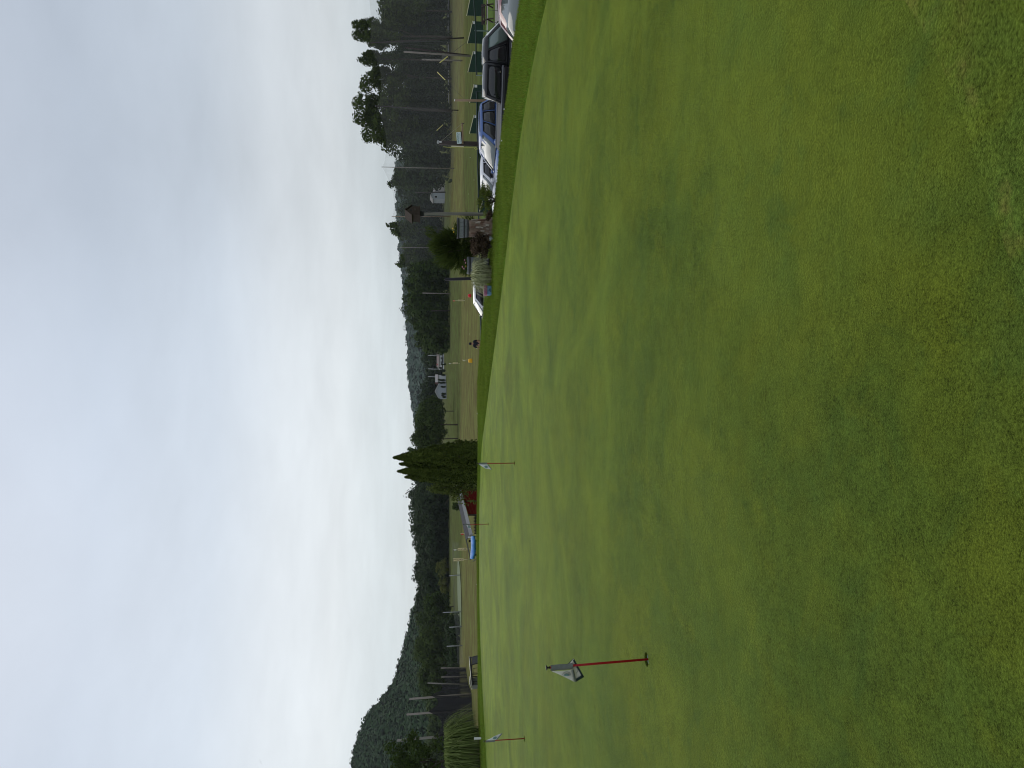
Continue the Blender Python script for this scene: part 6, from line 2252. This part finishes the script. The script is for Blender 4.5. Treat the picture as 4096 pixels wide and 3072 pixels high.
MB().prism([(-.07, 0), (.07, 0), (.055, .10), (-.055, .10)], ((0, .06, 1.675), (1, 0, 0), (0, 1, 0), (0, 0, 1)), 0, .012).build('cap_brim', MAT['shirt_navy'], gp)
MB().lathe([(.088, 0), (.092, .06)], 14, (0, -.014, 1.605)).build('hair', MAT['hair_dark'], gp, True)
for sx in (-.145, .135):
    MB().box((sx, .05, .035), (.10, .27, .07)).build('shoe', MAT['trim_black'], gp, bevel=.03)
q = P(1940, 1405, 46.5)
wb_ = empty('ball_basket', (q.x, q.y, Gs(q.x, q.y)), 0, 'small white ball stand beside the golfer', 'stand')
MB().tube([(0, 0, -.05), (0, 0, .62)], .015, 6).build('rod', MAT['white_paint'], wb_)
MB().lathe([(.06, .60), (.09, .64), (.09, .74), (.085, .74)], 12).build('basket', MAT['white_paint'], wb_)

# stray golf balls and dandelion-like specks
BALLS = [(1877, 1336, 'ball on the range just right of the golfer'), (1907, 1393, 'ball on the range just left of the golfer'), (1874, 776, 'ball on the range above the white sedan'), (1896, 720, 'ball on the range beside the shrub'),
         (1880, 630, 'ball on the range near the sign post foot'), (1905, 800, 'ball close to the rail above the shrub'), (1906, 2338, 'pale ball lying alone left of the blue tarp'), (1909, 1655, 'ball on the bank right of the evergreens')]
bm_ = MB()
bm_.lathe([(.006, -.0208), (.014, -.016), (.0213, 0), (.014, .016), (.006, .0208)], 10)
bme = bm_.mesh('golf_ball', True)
bme.materials.append(MAT['golf_ball'])
for (X, Y, lb) in BALLS:
    d = 3.95 * FPX / (X - 1740)
    for _ in range(6):
        q = P(X, Y, d)
        d = (EYE - Gs(q.x, q.y)) * FPX / (X - 1740) * 1.0
    q = P(X, Y, d)
    o = link('golf_ball', bme)
    o.location = (q.x, q.y, Gs(q.x, q.y) + .03)
    o.scale = (1.3, 1.3, 1.3)
    tag(o, 'white golf ' + lb, 'ball', 'stray golf balls')
for (X, Y, lb) in ((2028, 437, 'white clover speck on the bank below the blue SUV, right'), (2018, 563, 'white clover speck on the bank below the blue SUV, left')):
    d = EYE * FPX / (X - 1740)
    q = P(X, Y, d)
    root = empty('clover_flower', (q.x, q.y, Gs(q.x, q.y)), 0, lb, 'flower')
    MB().tube([(0, 0, -.01), (0, 0, .05)], .002, 4).build('flower_stem', MAT['leaf_mid'], root)
    MB().lathe([(.006, 0), (.016, .008), (.014, .022), (.004, .028)], 8, (0, 0, .045)).build('blossom', MAT['white_paint'], root, True)

# ------------------------------------------------------------------ air
hz_ = MB().box((0, 1100, 44), (2600, 2500, 120))
ho = hz_.build('haze', None)
mt, t, out = new_mat('haze_air')
pv = N(t, 'ShaderNodeVolumePrincipled')
pv.inputs['Color'].default_value = (.80, .88, .95, 1)
pv.inputs['Density'].default_value = .00007
pv.inputs['Anisotropy'].default_value = .2
t.links.new(pv.outputs[0], out.inputs['Volume'])
ho.data.materials.append(mt)
tag(ho, 'thin summer haze over the whole range', None, None, 'stuff')
